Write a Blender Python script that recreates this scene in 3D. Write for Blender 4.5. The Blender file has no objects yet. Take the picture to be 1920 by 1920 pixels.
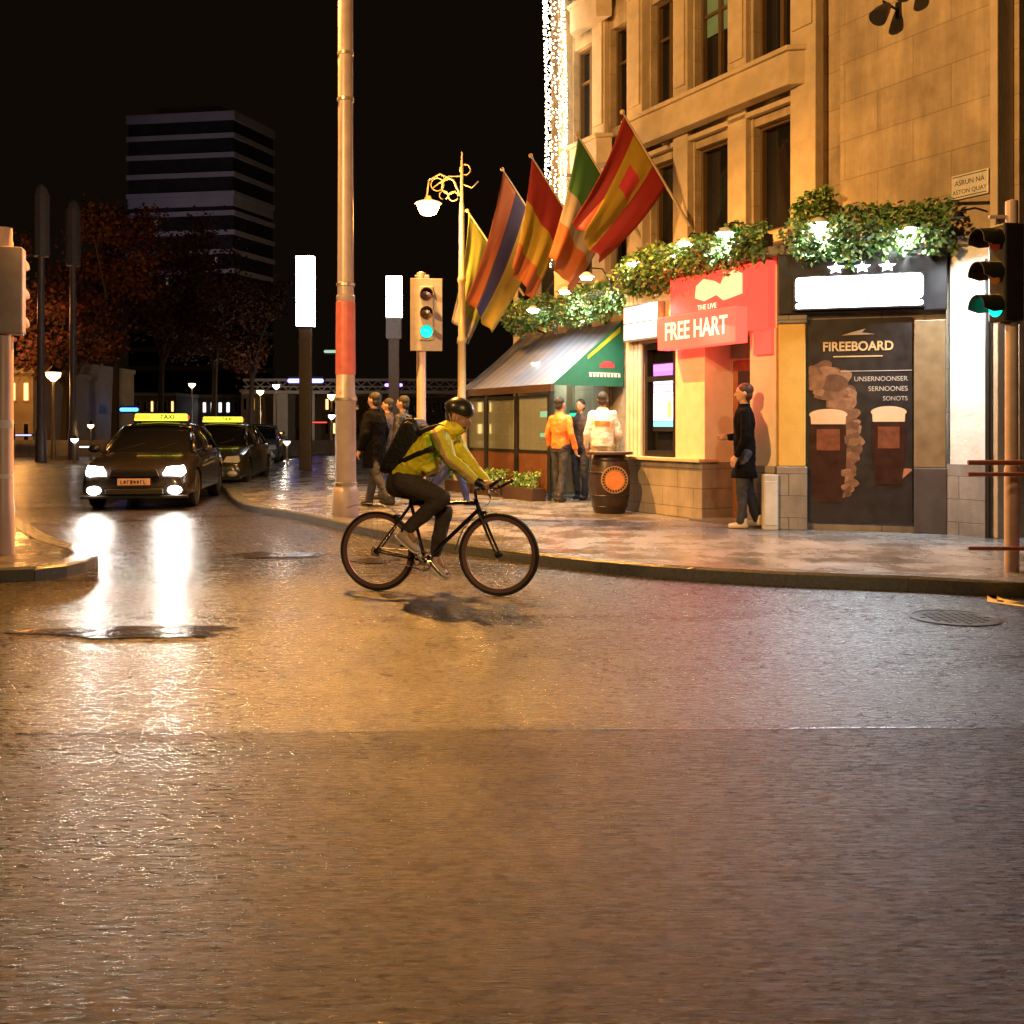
import bpy, bmesh, math, random
from mathutils import Vector, Matrix, noise
random.seed(7)
S = bpy.context.scene
COL = S.collection
R = math.radians
# ------------------------------------------------------------------ camera
F, HZ, H = 1900.0, 800.0, 1.39            # focal length and horizon in photo pixels, eye height in metres
cam = bpy.data.objects.new("camera", bpy.data.cameras.new("camera")); COL.objects.link(cam)
cam.location = (0, 0, H); cam.rotation_euler = (R(90), 0, 0)
cam.data.sensor_width = 36; cam.data.lens = 36 * F / 1920
cam.data.shift_y = -(960 - HZ) / 1920
cam.data.clip_start = 0.05; cam.data.clip_end = 900
S.camera = cam
# ------------------------------------------------------------------ night sky
w = bpy.data.worlds.new("World"); S.world = w; w.use_nodes = True
wn = w.node_tree.nodes; bg = wn["Background"]
sky = wn.new("ShaderNodeTexSky"); sky.sky_type = 'NISHITA'; sky.sun_disc = False
sky.sun_elevation = R(-9); sky.sun_rotation = R(200); sky.dust_density = 4
mixw = wn.new("ShaderNodeMix"); mixw.data_type = 'RGBA'; mixw.blend_type = 'ADD'; mixw.inputs[0].default_value = 1
mixw.inputs[7].default_value = (0.055, 0.034, 0.020, 1)
w.node_tree.links.new(sky.outputs[0], mixw.inputs[6])
w.node_tree.links.new(mixw.outputs[2], bg.inputs[0]); bg.inputs[1].default_value = 0.08
# ------------------------------------------------------------------ exposure
S.view_settings.view_transform = 'Standard'; S.view_settings.look = 'None'
S.view_settings.exposure = 0.0; S.view_settings.gamma = 1
S.view_settings.use_curve_mapping = False
S.cycles.use_denoising = True
S.cycles.max_bounces = 6; S.cycles.sample_clamp_indirect = 4
S.cycles.caustics_reflective = False; S.cycles.caustics_refractive = False

SODIUM = (1.0, 0.46, 0.10)
def lamp_light(name, kind, loc, power, color, size=0.3, aim=None, spot=None, blend=0.6, parent=None, scale=1.0):
    d = bpy.data.lights.new(name, kind); d.energy = power; d.color = color
    if kind == 'AREA': d.shape = 'DISK'; d.size = size
    elif kind in ('POINT', 'SPOT'): d.shadow_soft_size = size
    if spot: d.spot_size = R(spot); d.spot_blend = blend
    o = bpy.data.objects.new(name, d); COL.objects.link(o)
    o.location = loc
    if aim is not None:
        o.rotation_euler = (Vector(aim) - Vector(loc)).to_track_quat('-Z', 'Y').to_euler()
    if parent is not None:
        o.parent = parent; o.matrix_parent_inverse = MW[parent.name].inverted()
    return o
MW = {}
# sodium street lamps: over the main pole (just above the frame), and on the near side of the junction behind the camera
lamp_light("street_lamp_light", 'SPOT', (-3.1, 14.6, 9.2), 14500, (1.0, 0.43, 0.08), 0.07, aim=(-1.6, 12.0, 0), spot=118, blend=.75)
lamp_light("street_lamp_light", 'SPOT', (-7.5, 3.5, 8.0), 11000, (1.0, 0.50, 0.14), 0.25, aim=(2.5, 15, 6.0), spot=70)
lamp_light("street_lamp_light", 'SPOT', (2.5, -5.0, 7.5), 3600, (1.0, 0.64, 0.28), 0.3, aim=(-.4, 10.5, 1.4), spot=38)

# ------------------------------------------------------------------ projection helpers (photo pixel + depth -> point)
def P(u, v, y): return Vector(((u - 960) / F * y, y, H + (HZ - v) / F * y))
def G(u, v, z=0.0):
    y = F * (H - z) / (v - HZ); return Vector(((u - 960) / F * y, y, z))
def PG(u, v): return G(u, v, 0.12)

# ------------------------------------------------------------------ materials
MATS = {}
def mat(name, col, rough=0.6, metal=0.0, emit=None, estr=0.0, var=0.12, scale=8.0, bump=0.0, bscale=60.0, alpha=None, trans=0.0, coat=0.0, spec=0.5):
    if name in MATS: return MATS[name]
    m = bpy.data.materials.new(name); m.use_nodes = True; MATS[name] = m
    nt = m.node_tree; b = nt.nodes["Principled BSDF"]; L = nt.links
    b.inputs["Roughness"].default_value = rough; b.inputs["Metallic"].default_value = metal
    b.inputs["Specular IOR Level"].default_value = spec
    if coat: b.inputs["Coat Weight"].default_value = coat; b.inputs["Coat Roughness"].default_value = 0.08
    if trans: b.inputs["Transmission Weight"].default_value = trans; b.inputs["IOR"].default_value = 1.1
    tc = nt.nodes.new("ShaderNodeTexCoord")
    n = nt.nodes.new("ShaderNodeTexNoise"); n.inputs["Scale"].default_value = scale; n.inputs["Detail"].default_value = 5
    L.new(tc.outputs["Object"], n.inputs["Vector"])
    mr = nt.nodes.new("ShaderNodeMapRange"); mr.inputs[3].default_value = 1 - var * 2; mr.inputs[4].default_value = 1 + var * 2
    L.new(n.outputs["Fac"], mr.inputs[0])
    mx = nt.nodes.new("ShaderNodeVectorMath"); mx.operation = 'SCALE'; mx.inputs[0].default_value = col[:3]
    L.new(mr.outputs[0], mx.inputs["Scale"]); L.new(mx.outputs[0], b.inputs["Base Color"])
    mr2 = nt.nodes.new("ShaderNodeMapRange"); mr2.inputs[3].default_value = max(0.02, rough * 0.75); mr2.inputs[4].default_value = min(1, rough * 1.25)
    L.new(n.outputs["Fac"], mr2.inputs[0]); L.new(mr2.outputs[0], b.inputs["Roughness"])
    if bump:
        n2 = nt.nodes.new("ShaderNodeTexNoise"); n2.inputs["Scale"].default_value = bscale; n2.inputs["Detail"].default_value = 6
        L.new(tc.outputs["Object"], n2.inputs["Vector"])
        bp = nt.nodes.new("ShaderNodeBump"); bp.inputs["Strength"].default_value = bump; bp.inputs["Distance"].default_value = 0.02
        L.new(n2.outputs["Fac"], bp.inputs["Height"]); L.new(bp.outputs[0], b.inputs["Normal"])
    if emit:
        b.inputs["Emission Color"].default_value = (*emit, 1); b.inputs["Emission Strength"].default_value = estr
    return m

def stone_mat(name, col, bw, bh, mortar=0.012, rough=0.7, wet=False, dark=0.45):
    """coursed stone or paving slabs in object space; wall: x along, z up / paving: x, y"""
    m = bpy.data.materials.new(name); m.use_nodes = True; MATS[name] = m
    nt = m.node_tree; b = nt.nodes["Principled BSDF"]; L = nt.links; N = nt.nodes.new
    tc = N("ShaderNodeTexCoord"); mp = N("ShaderNodeMapping")
    L.new(tc.outputs["Object"], mp.inputs[0])
    if not wet: mp.inputs["Rotation"].default_value = (R(-90), 0, 0)
    br = N("ShaderNodeTexBrick"); br.inputs["Scale"].default_value = 1; br.inputs["Brick Width"].default_value = bw
    br.inputs["Row Height"].default_value = bh; br.inputs["Mortar Size"].default_value = mortar; br.inputs["Mortar Smooth"].default_value = 0.3
    br.inputs["Color1"].default_value = (*[c * 0.93 for c in col], 1); br.inputs["Color2"].default_value = (*[min(1, c * 1.05) for c in col], 1)
    br.inputs["Mortar"].default_value = (*[c * dark for c in col], 1)
    L.new(mp.outputs[0], br.inputs[0])
    n = N("ShaderNodeTexNoise"); n.inputs["Scale"].default_value = 1.7; n.inputs["Detail"].default_value = 8; n.inputs["Roughness"].default_value = 0.65
    L.new(tc.outputs["Object"], n.inputs[0])
    mr = N("ShaderNodeMapRange"); mr.inputs[1].default_value = 0.3; mr.inputs[2].default_value = 0.7; mr.inputs[3].default_value = 0.62; mr.inputs[4].default_value = 1.2
    L.new(n.outputs["Fac"], mr.inputs[0])
    mx0 = N("ShaderNodeVectorMath"); mx0.operation = 'SCALE'; L.new(br.outputs[0], mx0.inputs[0]); L.new(mr.outputs[0], mx0.inputs["Scale"])
    gm = N("ShaderNodeMapping"); gm.inputs["Scale"].default_value = (3.2, 3.2, .35) if not wet else (.9, .9, 1); L.new(tc.outputs["Object"], gm.inputs[0])
    gn = N("ShaderNodeTexNoise"); gn.inputs["Scale"].default_value = 1; gn.inputs["Detail"].default_value = 7; gn.inputs["Roughness"].default_value = .7; L.new(gm.outputs[0], gn.inputs[0])
    gr_ = N("ShaderNodeMapRange"); gr_.inputs[1].default_value = 0.33; gr_.inputs[2].default_value = 0.6; gr_.inputs[3].default_value = 0.72; gr_.inputs[4].default_value = 1.08; L.new(gn.outputs["Fac"], gr_.inputs[0])
    mx = N("ShaderNodeVectorMath"); mx.operation = 'SCALE'; L.new(mx0.outputs[0], mx.inputs[0]); L.new(gr_.outputs[0], mx.inputs["Scale"])
    L.new(mx.outputs[0], b.inputs["Base Color"])
    rr = N("ShaderNodeMapRange"); rr.inputs[1].default_value = 0.35; rr.inputs[2].default_value = 0.62
    rr.inputs[3].default_value = 0.07 if wet else rough; rr.inputs[4].default_value = 0.42 if wet else min(1, rough + 0.15)
    L.new(n.outputs["Fac"], rr.inputs[0]); L.new(rr.outputs[0], b.inputs["Roughness"])
    fn = N("ShaderNodeTexNoise"); fn.inputs["Scale"].default_value = 45; fn.inputs["Detail"].default_value = 5
    L.new(tc.outputs["Object"], fn.inputs[0])
    bp0 = N("ShaderNodeBump"); bp0.inputs["Strength"].default_value = 0.25 if wet else 0.5; bp0.inputs["Distance"].default_value = 0.006
    L.new(fn.outputs["Fac"], bp0.inputs["Height"])
    bp = N("ShaderNodeBump"); bp.inputs["Strength"].default_value = 0.6; bp.inputs["Distance"].default_value = 0.008; bp.invert = True
    L.new(br.outputs["Fac"], bp.inputs["Height"]); L.new(bp0.outputs[0], bp.inputs["Normal"]); L.new(bp.outputs[0], b.inputs["Normal"])
    return m

def asphalt_mat(name, col, r0, r1, bumpd, spec=0.6, tilt=1.0):
    m = bpy.data.materials.new(name); m.use_nodes = True; MATS[name] = m
    nt = m.node_tree; b = nt.nodes["Principled BSDF"]; L = nt.links; N = nt.nodes.new
    tc = N("ShaderNodeTexCoord")
    st = N("ShaderNodeMapping"); st.inputs["Scale"].default_value = (0.22, 1.0, 1.0); st.inputs["Rotation"].default_value = (0, 0, R(-4))
    L.new(tc.outputs["Object"], st.inputs[0])
    ag = N("ShaderNodeTexVoronoi"); ag.inputs["Scale"].default_value = 48; L.new(st.outputs[0], ag.inputs["Vector"])
    fine = N("ShaderNodeTexNoise"); fine.inputs["Scale"].default_value = 30; fine.inputs["Detail"].default_value = 7; fine.inputs["Roughness"].default_value = 0.7
    L.new(st.outputs[0], fine.inputs["Vector"])
    big = N("ShaderNodeTexNoise"); big.inputs["Scale"].default_value = 0.55; big.inputs["Detail"].default_value = 6; big.inputs["Distortion"].default_value = 0.6
    L.new(st.outputs[0], big.inputs["Vector"])
    cr = N("ShaderNodeMapRange"); cr.inputs[1].default_value = 0.3; cr.inputs[2].default_value = 0.7; cr.inputs[3].default_value = 0.25; cr.inputs[4].default_value = 2.0
    L.new(fine.outputs["Fac"], cr.inputs[0])
    mx = N("ShaderNodeVectorMath"); mx.operation = 'SCALE'; mx.inputs[0].default_value = col; L.new(cr.outputs[0], mx.inputs["Scale"])
    mid = N("ShaderNodeTexNoise"); mid.inputs["Scale"].default_value = 7; mid.inputs["Detail"].default_value = 6; mid.inputs["Roughness"].default_value = 0.75
    L.new(st.outputs[0], mid.inputs["Vector"])
    mv = N("ShaderNodeMapRange"); mv.inputs[1].default_value = 0.3; mv.inputs[2].default_value = 0.7; mv.inputs[3].default_value = 0.45; mv.inputs[4].default_value = 1.6
    L.new(mid.outputs["Fac"], mv.inputs[0])
    mx2 = N("ShaderNodeVectorMath"); mx2.operation = 'SCALE'; L.new(mx.outputs[0], mx2.inputs[0]); L.new(mv.outputs[0], mx2.inputs["Scale"])
    L.new(mx2.outputs[0], b.inputs["Base Color"])
    rr = N("ShaderNodeMapRange"); rr.inputs[1].default_value = 0.36; rr.inputs[2].default_value = 0.6; rr.inputs[3].default_value = r0; rr.inputs[4].default_value = r1
    L.new(big.outputs["Fac"], rr.inputs[0])
    ra = N("ShaderNodeMath"); ra.operation = 'MULTIPLY_ADD'; ra.inputs[1].default_value = 0.35; L.new(mid.outputs["Fac"], ra.inputs[0])
    rs = N("ShaderNodeMath"); rs.operation = 'SUBTRACT'; rs.inputs[1].default_value = 0.17; L.new(rr.outputs[0], rs.inputs[0]); L.new(rs.outputs[0], ra.inputs[2])
    L.new(ra.outputs[0], b.inputs["Roughness"])
    b.inputs["Specular IOR Level"].default_value = spec
    b1 = N("ShaderNodeBump"); b1.inputs["Strength"].default_value = 0.9; b1.inputs["Distance"].default_value = bumpd
    L.new(ag.outputs["Distance"], b1.inputs["Height"])
    b2 = N("ShaderNodeBump"); b2.inputs["Strength"].default_value = 0.9; b2.inputs["Distance"].default_value = bumpd * 2.2
    L.new(fine.outputs["Fac"], b2.inputs["Height"]); L.new(b1.outputs[0], b2.inputs["Normal"])
    b3 = N("ShaderNodeBump"); b3.inputs["Strength"].default_value = 1; b3.inputs["Distance"].default_value = 0.02
    L.new(big.outputs["Fac"], b3.inputs["Height"]); L.new(b2.outputs[0], b3.inputs["Normal"])
    b4 = N("ShaderNodeBump"); b4.inputs["Strength"].default_value = 1; b4.inputs["Distance"].default_value = bumpd * 0.8
    L.new(mid.outputs["Fac"], b4.inputs["Height"]); L.new(b3.outputs[0], b4.inputs["Normal"])
    # every stone chip lies at its own tilt and gloss, so single chips glint
    st2 = N("ShaderNodeMapping"); st2.inputs["Scale"].default_value = (0.20, 1.0, 1.0); st2.inputs["Rotation"].default_value = (0, 0, R(-4)); L.new(tc.outputs["Object"], st2.inputs[0])
    chip = N("ShaderNodeTexVoronoi"); chip.inputs["Scale"].default_value = 150; L.new(st2.outputs[0], chip.inputs["Vector"])
    cs = N("ShaderNodeVectorMath"); cs.operation = 'SUBTRACT'; cs.inputs[1].default_value = (.5, .5, .5); L.new(chip.outputs["Color"], cs.inputs[0])
    cm = N("ShaderNodeVectorMath"); cm.operation = 'MULTIPLY'; cm.inputs[1].default_value = (.10*tilt, .14*tilt, 0); L.new(cs.outputs[0], cm.inputs[0])
    ca = N("ShaderNodeVectorMath"); ca.operation = 'ADD'; L.new(cm.outputs[0], ca.inputs[0]); L.new(b4.outputs[0], ca.inputs[1])
    cn_ = N("ShaderNodeVectorMath"); cn_.operation = 'NORMALIZE'; L.new(ca.outputs[0], cn_.inputs[0]); L.new(cn_.outputs[0], b.inputs["Normal"])
    sep = N("ShaderNodeSeparateColor"); L.new(chip.outputs["Color"], sep.inputs[0])
    cg = N("ShaderNodeMapRange"); cg.inputs[3].default_value = 0.45; cg.inputs[4].default_value = 1.45; L.new(sep.outputs[2], cg.inputs[0])
    rm_ = N("ShaderNodeMath"); rm_.operation = 'MULTIPLY'; L.new(ra.outputs[0], rm_.inputs[0]); L.new(cg.outputs[0], rm_.inputs[1]); L.new(rm_.outputs[0], b.inputs["Roughness"])
    cc = N("ShaderNodeMapRange"); cc.inputs[3].default_value = 0.5; cc.inputs[4].default_value = 1.6; L.new(sep.outputs[0], cc.inputs[0])
    mx3 = N("ShaderNodeVectorMath"); mx3.operation = 'SCALE'; L.new(mx2.outputs[0], mx3.inputs[0]); L.new(cc.outputs[0], mx3.inputs["Scale"]); L.new(mx3.outputs[0], b.inputs["Base Color"])
    return m

# ------------------------------------------------------------------ mesh builder
class MB:
    def __init__(s): s.v = []; s.f = []; s.m = []; s.cur = 0
    def mat(s, i): s.cur = i; return s
    def add(s, vs, fs):
        o = len(s.v); s.v += [Vector(p) for p in vs]
        for f in fs: s.f.append([o + i for i in f]); s.m.append(s.cur)
        return s
    def box(s, a, b):
        x0, x1 = sorted((a[0], b[0])); y0, y1 = sorted((a[1], b[1])); z0, z1 = sorted((a[2], b[2]))
        return s.add([(x0,y0,z0),(x1,y0,z0),(x1,y1,z0),(x0,y1,z0),(x0,y0,z1),(x1,y0,z1),(x1,y1,z1),(x0,y1,z1)],
                     [(0,3,2,1),(4,5,6,7),(0,1,5,4),(1,2,6,5),(2,3,7,6),(3,0,4,7)])
    def prism(s, poly, z0, z1):
        """poly: list of (x, y), counter-clockwise"""
        n = len(poly)
        vs = [(x, y, z0) for x, y in poly] + [(x, y, z1) for x, y in poly]
        return s.add(vs, [list(range(n))[::-1], list(range(n, 2*n))] + [(i, (i+1) % n, n + (i+1) % n, n + i) for i in range(n)])
    def slab(s, pts, off):
        """closed solid from a planar outline of 3D points pushed by vector off"""
        n = len(pts); off = Vector(off)
        vs = [Vector(p) for p in pts] + [Vector(p) + off for p in pts]
        return s.add(vs, [list(range(n))[::-1], list(range(n, 2*n))] + [(i, (i+1) % n, n + (i+1) % n, n + i) for i in range(n)])
    def loft(s, rings, lateral=None, n=16, caps=True, rot0=0.0):
        """rings: (centre, a, b) a across `lateral`, b along the other axis"""
        C = [Vector(r[0]) for r in rings]; vs = []; K = len(C)
        for i, r in enumerate(rings):
            t = (C[min(i+1, K-1)] - C[max(i-1, 0)])
            t = t.normalized() if t.length > 1e-9 else Vector((0, 0, 1))
            lat = Vector(lateral) if lateral is not None else (Vector((0, 0, 1)) if abs(t.z) < 0.8 else Vector((1, 0, 0)))
            A = (lat - t * lat.dot(t)).normalized(); B = t.cross(A)
            for k in range(n):
                q = 2 * math.pi * k / n + rot0
                vs.append(C[i] + A * (r[1] * math.cos(q)) + B * (r[2] * math.sin(q)))
        fs = []
        for i in range(K - 1):
            for k in range(n):
                a = i * n + k; b = i * n + (k + 1) % n
                fs.append((a, b, b + n, a + n))
        if caps: fs += [list(range(n))[::-1], list(range((K-1)*n, K*n))]
        return s.add(vs, fs)
    def cyl(s, p0, p1, r0, r1=None, n=14): 
        r1 = r0 if r1 is None else r1
        return s.loft([(p0, r0, r0), (p1, r1, r1)], n=n)
    def cap(s, p0, p1, r0, r1=None, n=14):
        """rounded limb"""
        r1 = r0 if r1 is None else r1; p0 = Vector(p0); p1 = Vector(p1); d = (p1 - p0).normalized()
        rg = [(p0 - d * r0 * q, r0 * math.sqrt(max(0.02, 1 - q*q)), ) for q in (0.98, 0.8, 0.5, 0.2)] + [(p0, r0), (p1, r1)] + \
             [(p1 + d * r1 * q, r1 * math.sqrt(max(0.02, 1 - q*q))) for q in (0.2, 0.5, 0.8, 0.98)]
        return s.loft([(c, r, r) for c, r in rg], n=n)
    def limb(s, pts, n=14):
        for (a, ra), (b, rb) in zip(pts, pts[1:]): s.cap(a, b, ra, rb, n)
        return s
    def tube(s, pts, r, n=8): return s.loft([(p, r, r) for p in pts], n=n) if len(pts) == 2 else s._tube(pts, r, n)
    def _tube(s, pts, r, n):
        C = [Vector(p) for p in pts]; vs = []; prev = None
        for i, c in enumerate(C):
            t = (C[min(i+1, len(C)-1)] - C[max(i-1, 0)]).normalized()
            if prev is None: prev = t.orthogonal().normalized()
            prev = (prev - t * prev.dot(t)).normalized(); B = t.cross(prev)
            rr = r[i] if isinstance(r, (list, tuple)) else r
            for k in range(n):
                q = 2*math.pi*k/n; vs.append(c + prev*(rr*math.cos(q)) + B*(rr*math.sin(q)))
        fs = [(i*n+k, i*n+(k+1) % n, (i+1)*n+(k+1) % n, (i+1)*n+k) for i in range(len(C)-1) for k in range(n)]
        fs += [list(range(n))[::-1], list(range((len(C)-1)*n, len(C)*n))]
        return s.add(vs, fs)
    def ell(s, c, rx, ry, rz, M=None, nu=20, nv=12):
        c = Vector(c); vs = []; 
        for j in range(1, nv):
            th = math.pi * j / nv
            for k in range(nu):
                q = 2*math.pi*k/nu; p = Vector((rx*math.sin(th)*math.cos(q), ry*math.sin(th)*math.sin(q), rz*math.cos(th)))
                vs.append(c + (M @ p if M else p))
        t = Vector((0, 0, rz)); vs += [c + (M @ t if M else t), c - (M @ t if M else t)]
        T, Bt = len(vs) - 2, len(vs) - 1; fs = []
        for k in range(nu):
            fs.append((T, k, (k+1) % nu)); fs.append((Bt, (nv-2)*nu + (k+1) % nu, (nv-2)*nu + k))
            for j in range(nv-2):
                a = j*nu+k; b = j*nu+(k+1) % nu; fs.append((a, a+nu, b+nu, b))
        return s.add(vs, fs)
    def lathe(s, prof, c=(0, 0, 0), n=24, axis='z'):
        vs = []; c = Vector(c)
        for r, h in prof:
            for k in range(n):
                q = 2*math.pi*k/n; a, b = r*math.cos(q), r*math.sin(q)
                vs.append(c + (Vector((a, b, h)) if axis == 'z' else Vector((a, h, b)) if axis == 'y' else Vector((h, a, b))))
        K = len(prof)
        fs = [(i*n+k, i*n+(k+1) % n, (i+1)*n+(k+1) % n, (i+1)*n+k) for i in range(K-1) for k in range(n)]
        fs += [list(range(n))[::-1], list(range((K-1)*n, K*n))]
        return s.add(vs, fs)
    def ring(s, c, A, B, r, rt, n=48, m=10, flat=1.0):
        """torus in the plane of unit vectors A, B"""
        c = Vector(c); N = A.cross(B); vs = []
        for i in range(n):
            q = 2*math.pi*i/n; d = A*math.cos(q) + B*math.sin(q)
            for k in range(m):
                t = 2*math.pi*k/m; vs.append(c + d*(r + rt*math.cos(t)) + N*(rt*flat*math.sin(t)))
        return s.add(vs, [(i*m+k, ((i+1) % n)*m+k, ((i+1) % n)*m+(k+1) % m, i*m+(k+1) % m) for i in range(n) for k in range(m)])
    def mesh(s, name):
        me = bpy.data.meshes.new(name); me.from_pydata([tuple(v) for v in s.v], [], s.f)
        bm = bmesh.new(); bm.from_mesh(me)
        for f, mi in zip(bm.faces, s.m): f.material_index = mi
        bmesh.ops.recalc_face_normals(bm, faces=bm.faces); bm.to_mesh(me); bm.free()
        return me
    def build(s, name, mats, parent=None, smooth=False, bevel=0.0, world=False, kind=None):
        if parent is not None and world:
            Mi = MW[parent.name].inverted(); s.v = [Mi @ v for v in s.v]
        me = s.mesh(name)
        for mm in (mats if isinstance(mats, (list, tuple)) else [mats]): me.materials.append(mm)
        if smooth:
            me.polygons.foreach_set("use_smooth", [True]*len(me.polygons))
            if smooth == 'auto':
                me.set_sharp_from_angle(angle=R(35))
        o = bpy.data.objects.new(name, me); COL.objects.link(o)
        if parent is not None: o.parent = parent
        if bevel:
            bv = o.modifiers.new("bevel", 'BEVEL'); bv.width = bevel; bv.segments = 2; bv.limit_method = 'ANGLE'
        if kind: o["kind"] = kind
        return o

def blob(name, mb, mats, parent=None, voxel=0.012, smooth=4, matfn=None, world=True, shape=None):
    """melt overlapping solids into one continuous skin"""
    me = mb.mesh(name + "_src"); o = bpy.data.objects.new(name + "_src", me); COL.objects.link(o)
    r = o.modifiers.new("r", 'REMESH'); r.mode = 'VOXEL'; r.voxel_size = voxel
    if smooth: sm = o.modifiers.new("s", 'SMOOTH'); sm.iterations = smooth; sm.factor = 0.5
    dg = bpy.context.evaluated_depsgraph_get(); dg.update()
    me2 = bpy.data.meshes.new_from_object(o.evaluated_get(dg))
    bpy.data.objects.remove(o); bpy.data.meshes.remove(me)
    me2.name = name; me2.materials.clear()
    for mm in (mats if isinstance(mats, (list, tuple)) else [mats]): me2.materials.append(mm)
    if shape:
        for v in me2.vertices: v.co = shape(v.co.copy())
    for p in me2.polygons:
        p.use_smooth = True
        p.material_index = matfn(p.center) if matfn else 0
    if parent is not None and world: me2.transform(MW[parent.name].inverted())
    o2 = bpy.data.objects.new(name, me2); COL.objects.link(o2)
    if parent is not None: o2.parent = parent
    return o2

def tag(o, label, cat, group=None, kind=None):
    o["label"] = label; o["category"] = cat
    if group: o["group"] = group
    if kind: o["kind"] = kind
    return o
def thing(name, label, cat, loc=(0, 0, 0), rotz=0.0, group=None):
    o = bpy.data.objects.new(name, None); COL.objects.link(o); o.empty_display_size = 0.1
    o.location = loc; o.rotation_euler = (0, 0, rotz); tag(o, label, cat, group)
    MW[o.name] = Matrix.Translation(Vector(loc)) @ Matrix.Rotation(rotz, 4, 'Z')
    return o
def dup(root, loc, rotz, label, scale=None):
    r = root.copy(); COL.objects.link(r); r.location = loc; r.rotation_euler = (0, 0, rotz); r["label"] = label
    if scale: r.scale = (scale,)*3
    def rec(src, dst):
        for ch in list(src.children):
            c = ch.copy(); COL.objects.link(c); c.parent = dst; rec(ch, c)
    rec(root, r)
    MW[r.name] = Matrix.Translation(Vector(loc)) @ Matrix.Rotation(rotz, 4, 'Z')
    return r
def text(body, size, M, m, parent, name="lettering", extrude=0.004, align='CENTER', sx=1.0, bold=0.0):
    """M: 4x4 placing the text's own xy plane in the parent's frame"""
    c = bpy.data.curves.new(name, 'FONT'); c.body = body; c.size = size; c.extrude = extrude; c.align_x = align; c.align_y = 'CENTER'
    c.offset = bold
    c.materials.append(m); o = bpy.data.objects.new(name, c); COL.objects.link(o); o.parent = parent
    bpy.context.view_layer.update()
    me = bpy.data.meshes.new_from_object(o.evaluated_get(bpy.context.evaluated_depsgraph_get())); bpy.data.objects.remove(o)
    if not me.materials: me.materials.append(m)
    o = bpy.data.objects.new(name, me); COL.objects.link(o); o.parent = parent
    o.matrix_local = M @ Matrix.Diagonal((sx, 1, 1, 1))
    return o
def frame(origin, x, z):
    """matrix with text x axis along x and text y axis along z"""
    x = Vector(x).normalized(); z = Vector(z).normalized(); n = x.cross(z)
    M = Matrix.Identity(4)
    for i in range(3): M[i][0] = x[i]; M[i][1] = z[i]; M[i][2] = n[i]; M[i][3] = origin[i]
    return M

# ------------------------------------------------------------------ shared materials
m_road = asphalt_mat("wet_asphalt", (0.024, 0.019, 0.016), 0.19, 0.34, 0.0050, 0.52, 0.85)
m_road2 = asphalt_mat("coarse_wet_asphalt", (0.022, 0.0130, 0.0070), 0.21, 0.38, 0.0062, 0.26, 0.75)
m_water = mat("puddle_water", (0.034, 0.027, 0.020), 0.2, var=0.2, bump=0.5, bscale=7, spec=0.8)
m_pave = stone_mat("wet_paving", (0.19, 0.18, 0.175), 0.62, 0.42, 0.008, wet=True)
m_kerb = mat("granite_kerb", (0.13, 0.13, 0.135), 0.18, var=0.25, scale=40, bump=0.3, bscale=90)
m_stone = stone_mat("warm_ashlar", (0.46, 0.36, 0.24), 1.1, 0.52, 0.007, 0.65, dark=0.7)
m_trim = mat("cut_stone_trim", (0.50, 0.40, 0.27), 0.6, var=0.15, scale=5, bump=0.35, bscale=30)
m_plinth = stone_mat("grey_plinth_stone", (0.27, 0.24, 0.22), 0.7, 0.27, 0.006, 0.45)
m_cream = mat("cream_painted_render", (0.62, 0.54, 0.42), 0.5, var=0.1, scale=6, bump=0.2)
m_white = mat("white_painted_render", (0.66, 0.66, 0.64), 0.5, var=0.16, scale=4, bump=0.25, bscale=20)
m_gold = mat("ochre_painted_pillar", (0.62, 0.40, 0.10), 0.5, var=0.1, scale=6, bump=0.2)
m_dark = mat("black_paint", (0.018, 0.016, 0.018), 0.35, var=0.2)
m_brown = mat("dark_brown_timber", (0.06, 0.035, 0.022), 0.45, var=0.3, scale=14, bump=0.2)
m_glass = mat("dark_window_glass", (0.012, 0.012, 0.014), 0.06, var=0.2, scale=2, bump=0.05, bscale=3, coat=0.3)
m_frame = mat("window_frame_bronze", (0.12, 0.075, 0.035), 0.4, var=0.15)
m_leaf = mat("box_foliage", (0.09, 0.20, 0.05), 0.5, var=0.4, scale=20)
m_leaf2 = mat("box_foliage_light", (0.28, 0.42, 0.14), 0.5, var=0.4, scale=20)
m_flw = mat("white_petals", (0.75, 0.72, 0.70), 0.6, var=0.1)
m_flr = mat("red_petals", (0.45, 0.03, 0.05), 0.6, var=0.2)
m_metal = mat("galvanised_steel", (0.42, 0.40, 0.37), 0.35, 0.75, var=0.15, scale=12)
m_pole = mat("painted_pole_grey", (0.36, 0.30, 0.31), 0.38, 0.1, var=0.15, scale=6, bump=0.1)
m_blackmetal = mat("black_cast_iron", (0.02, 0.02, 0.02), 0.35, 0.3, var=0.2)
m_chrome = mat("polished_steel", (0.75, 0.73, 0.70), 0.15, 1.0, var=0.05)
m_rubber = mat("rubber", (0.014, 0.013, 0.012), 0.55, var=0.2)
m_skin = mat("skin", (0.50, 0.27, 0.17), 0.5, var=0.08, scale=30)
m_hair = mat("dark_hair", (0.02, 0.013, 0.01), 0.5, var=0.3, scale=60, bump=0.5, bscale=200)
def glow(name, col, s): return mat(name, col, 0.4, emit=col, estr=s, var=0.02)
m_lampw = glow("white_lamp_glow", (0.93, 0.98, 1.0), 90)
m_lamps = glow("sodium_lamp_glow", (1.0, 0.50, 0.13), 60)
m_signw = glow("backlit_white", (0.90, 0.95, 1.0), 13)
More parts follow.
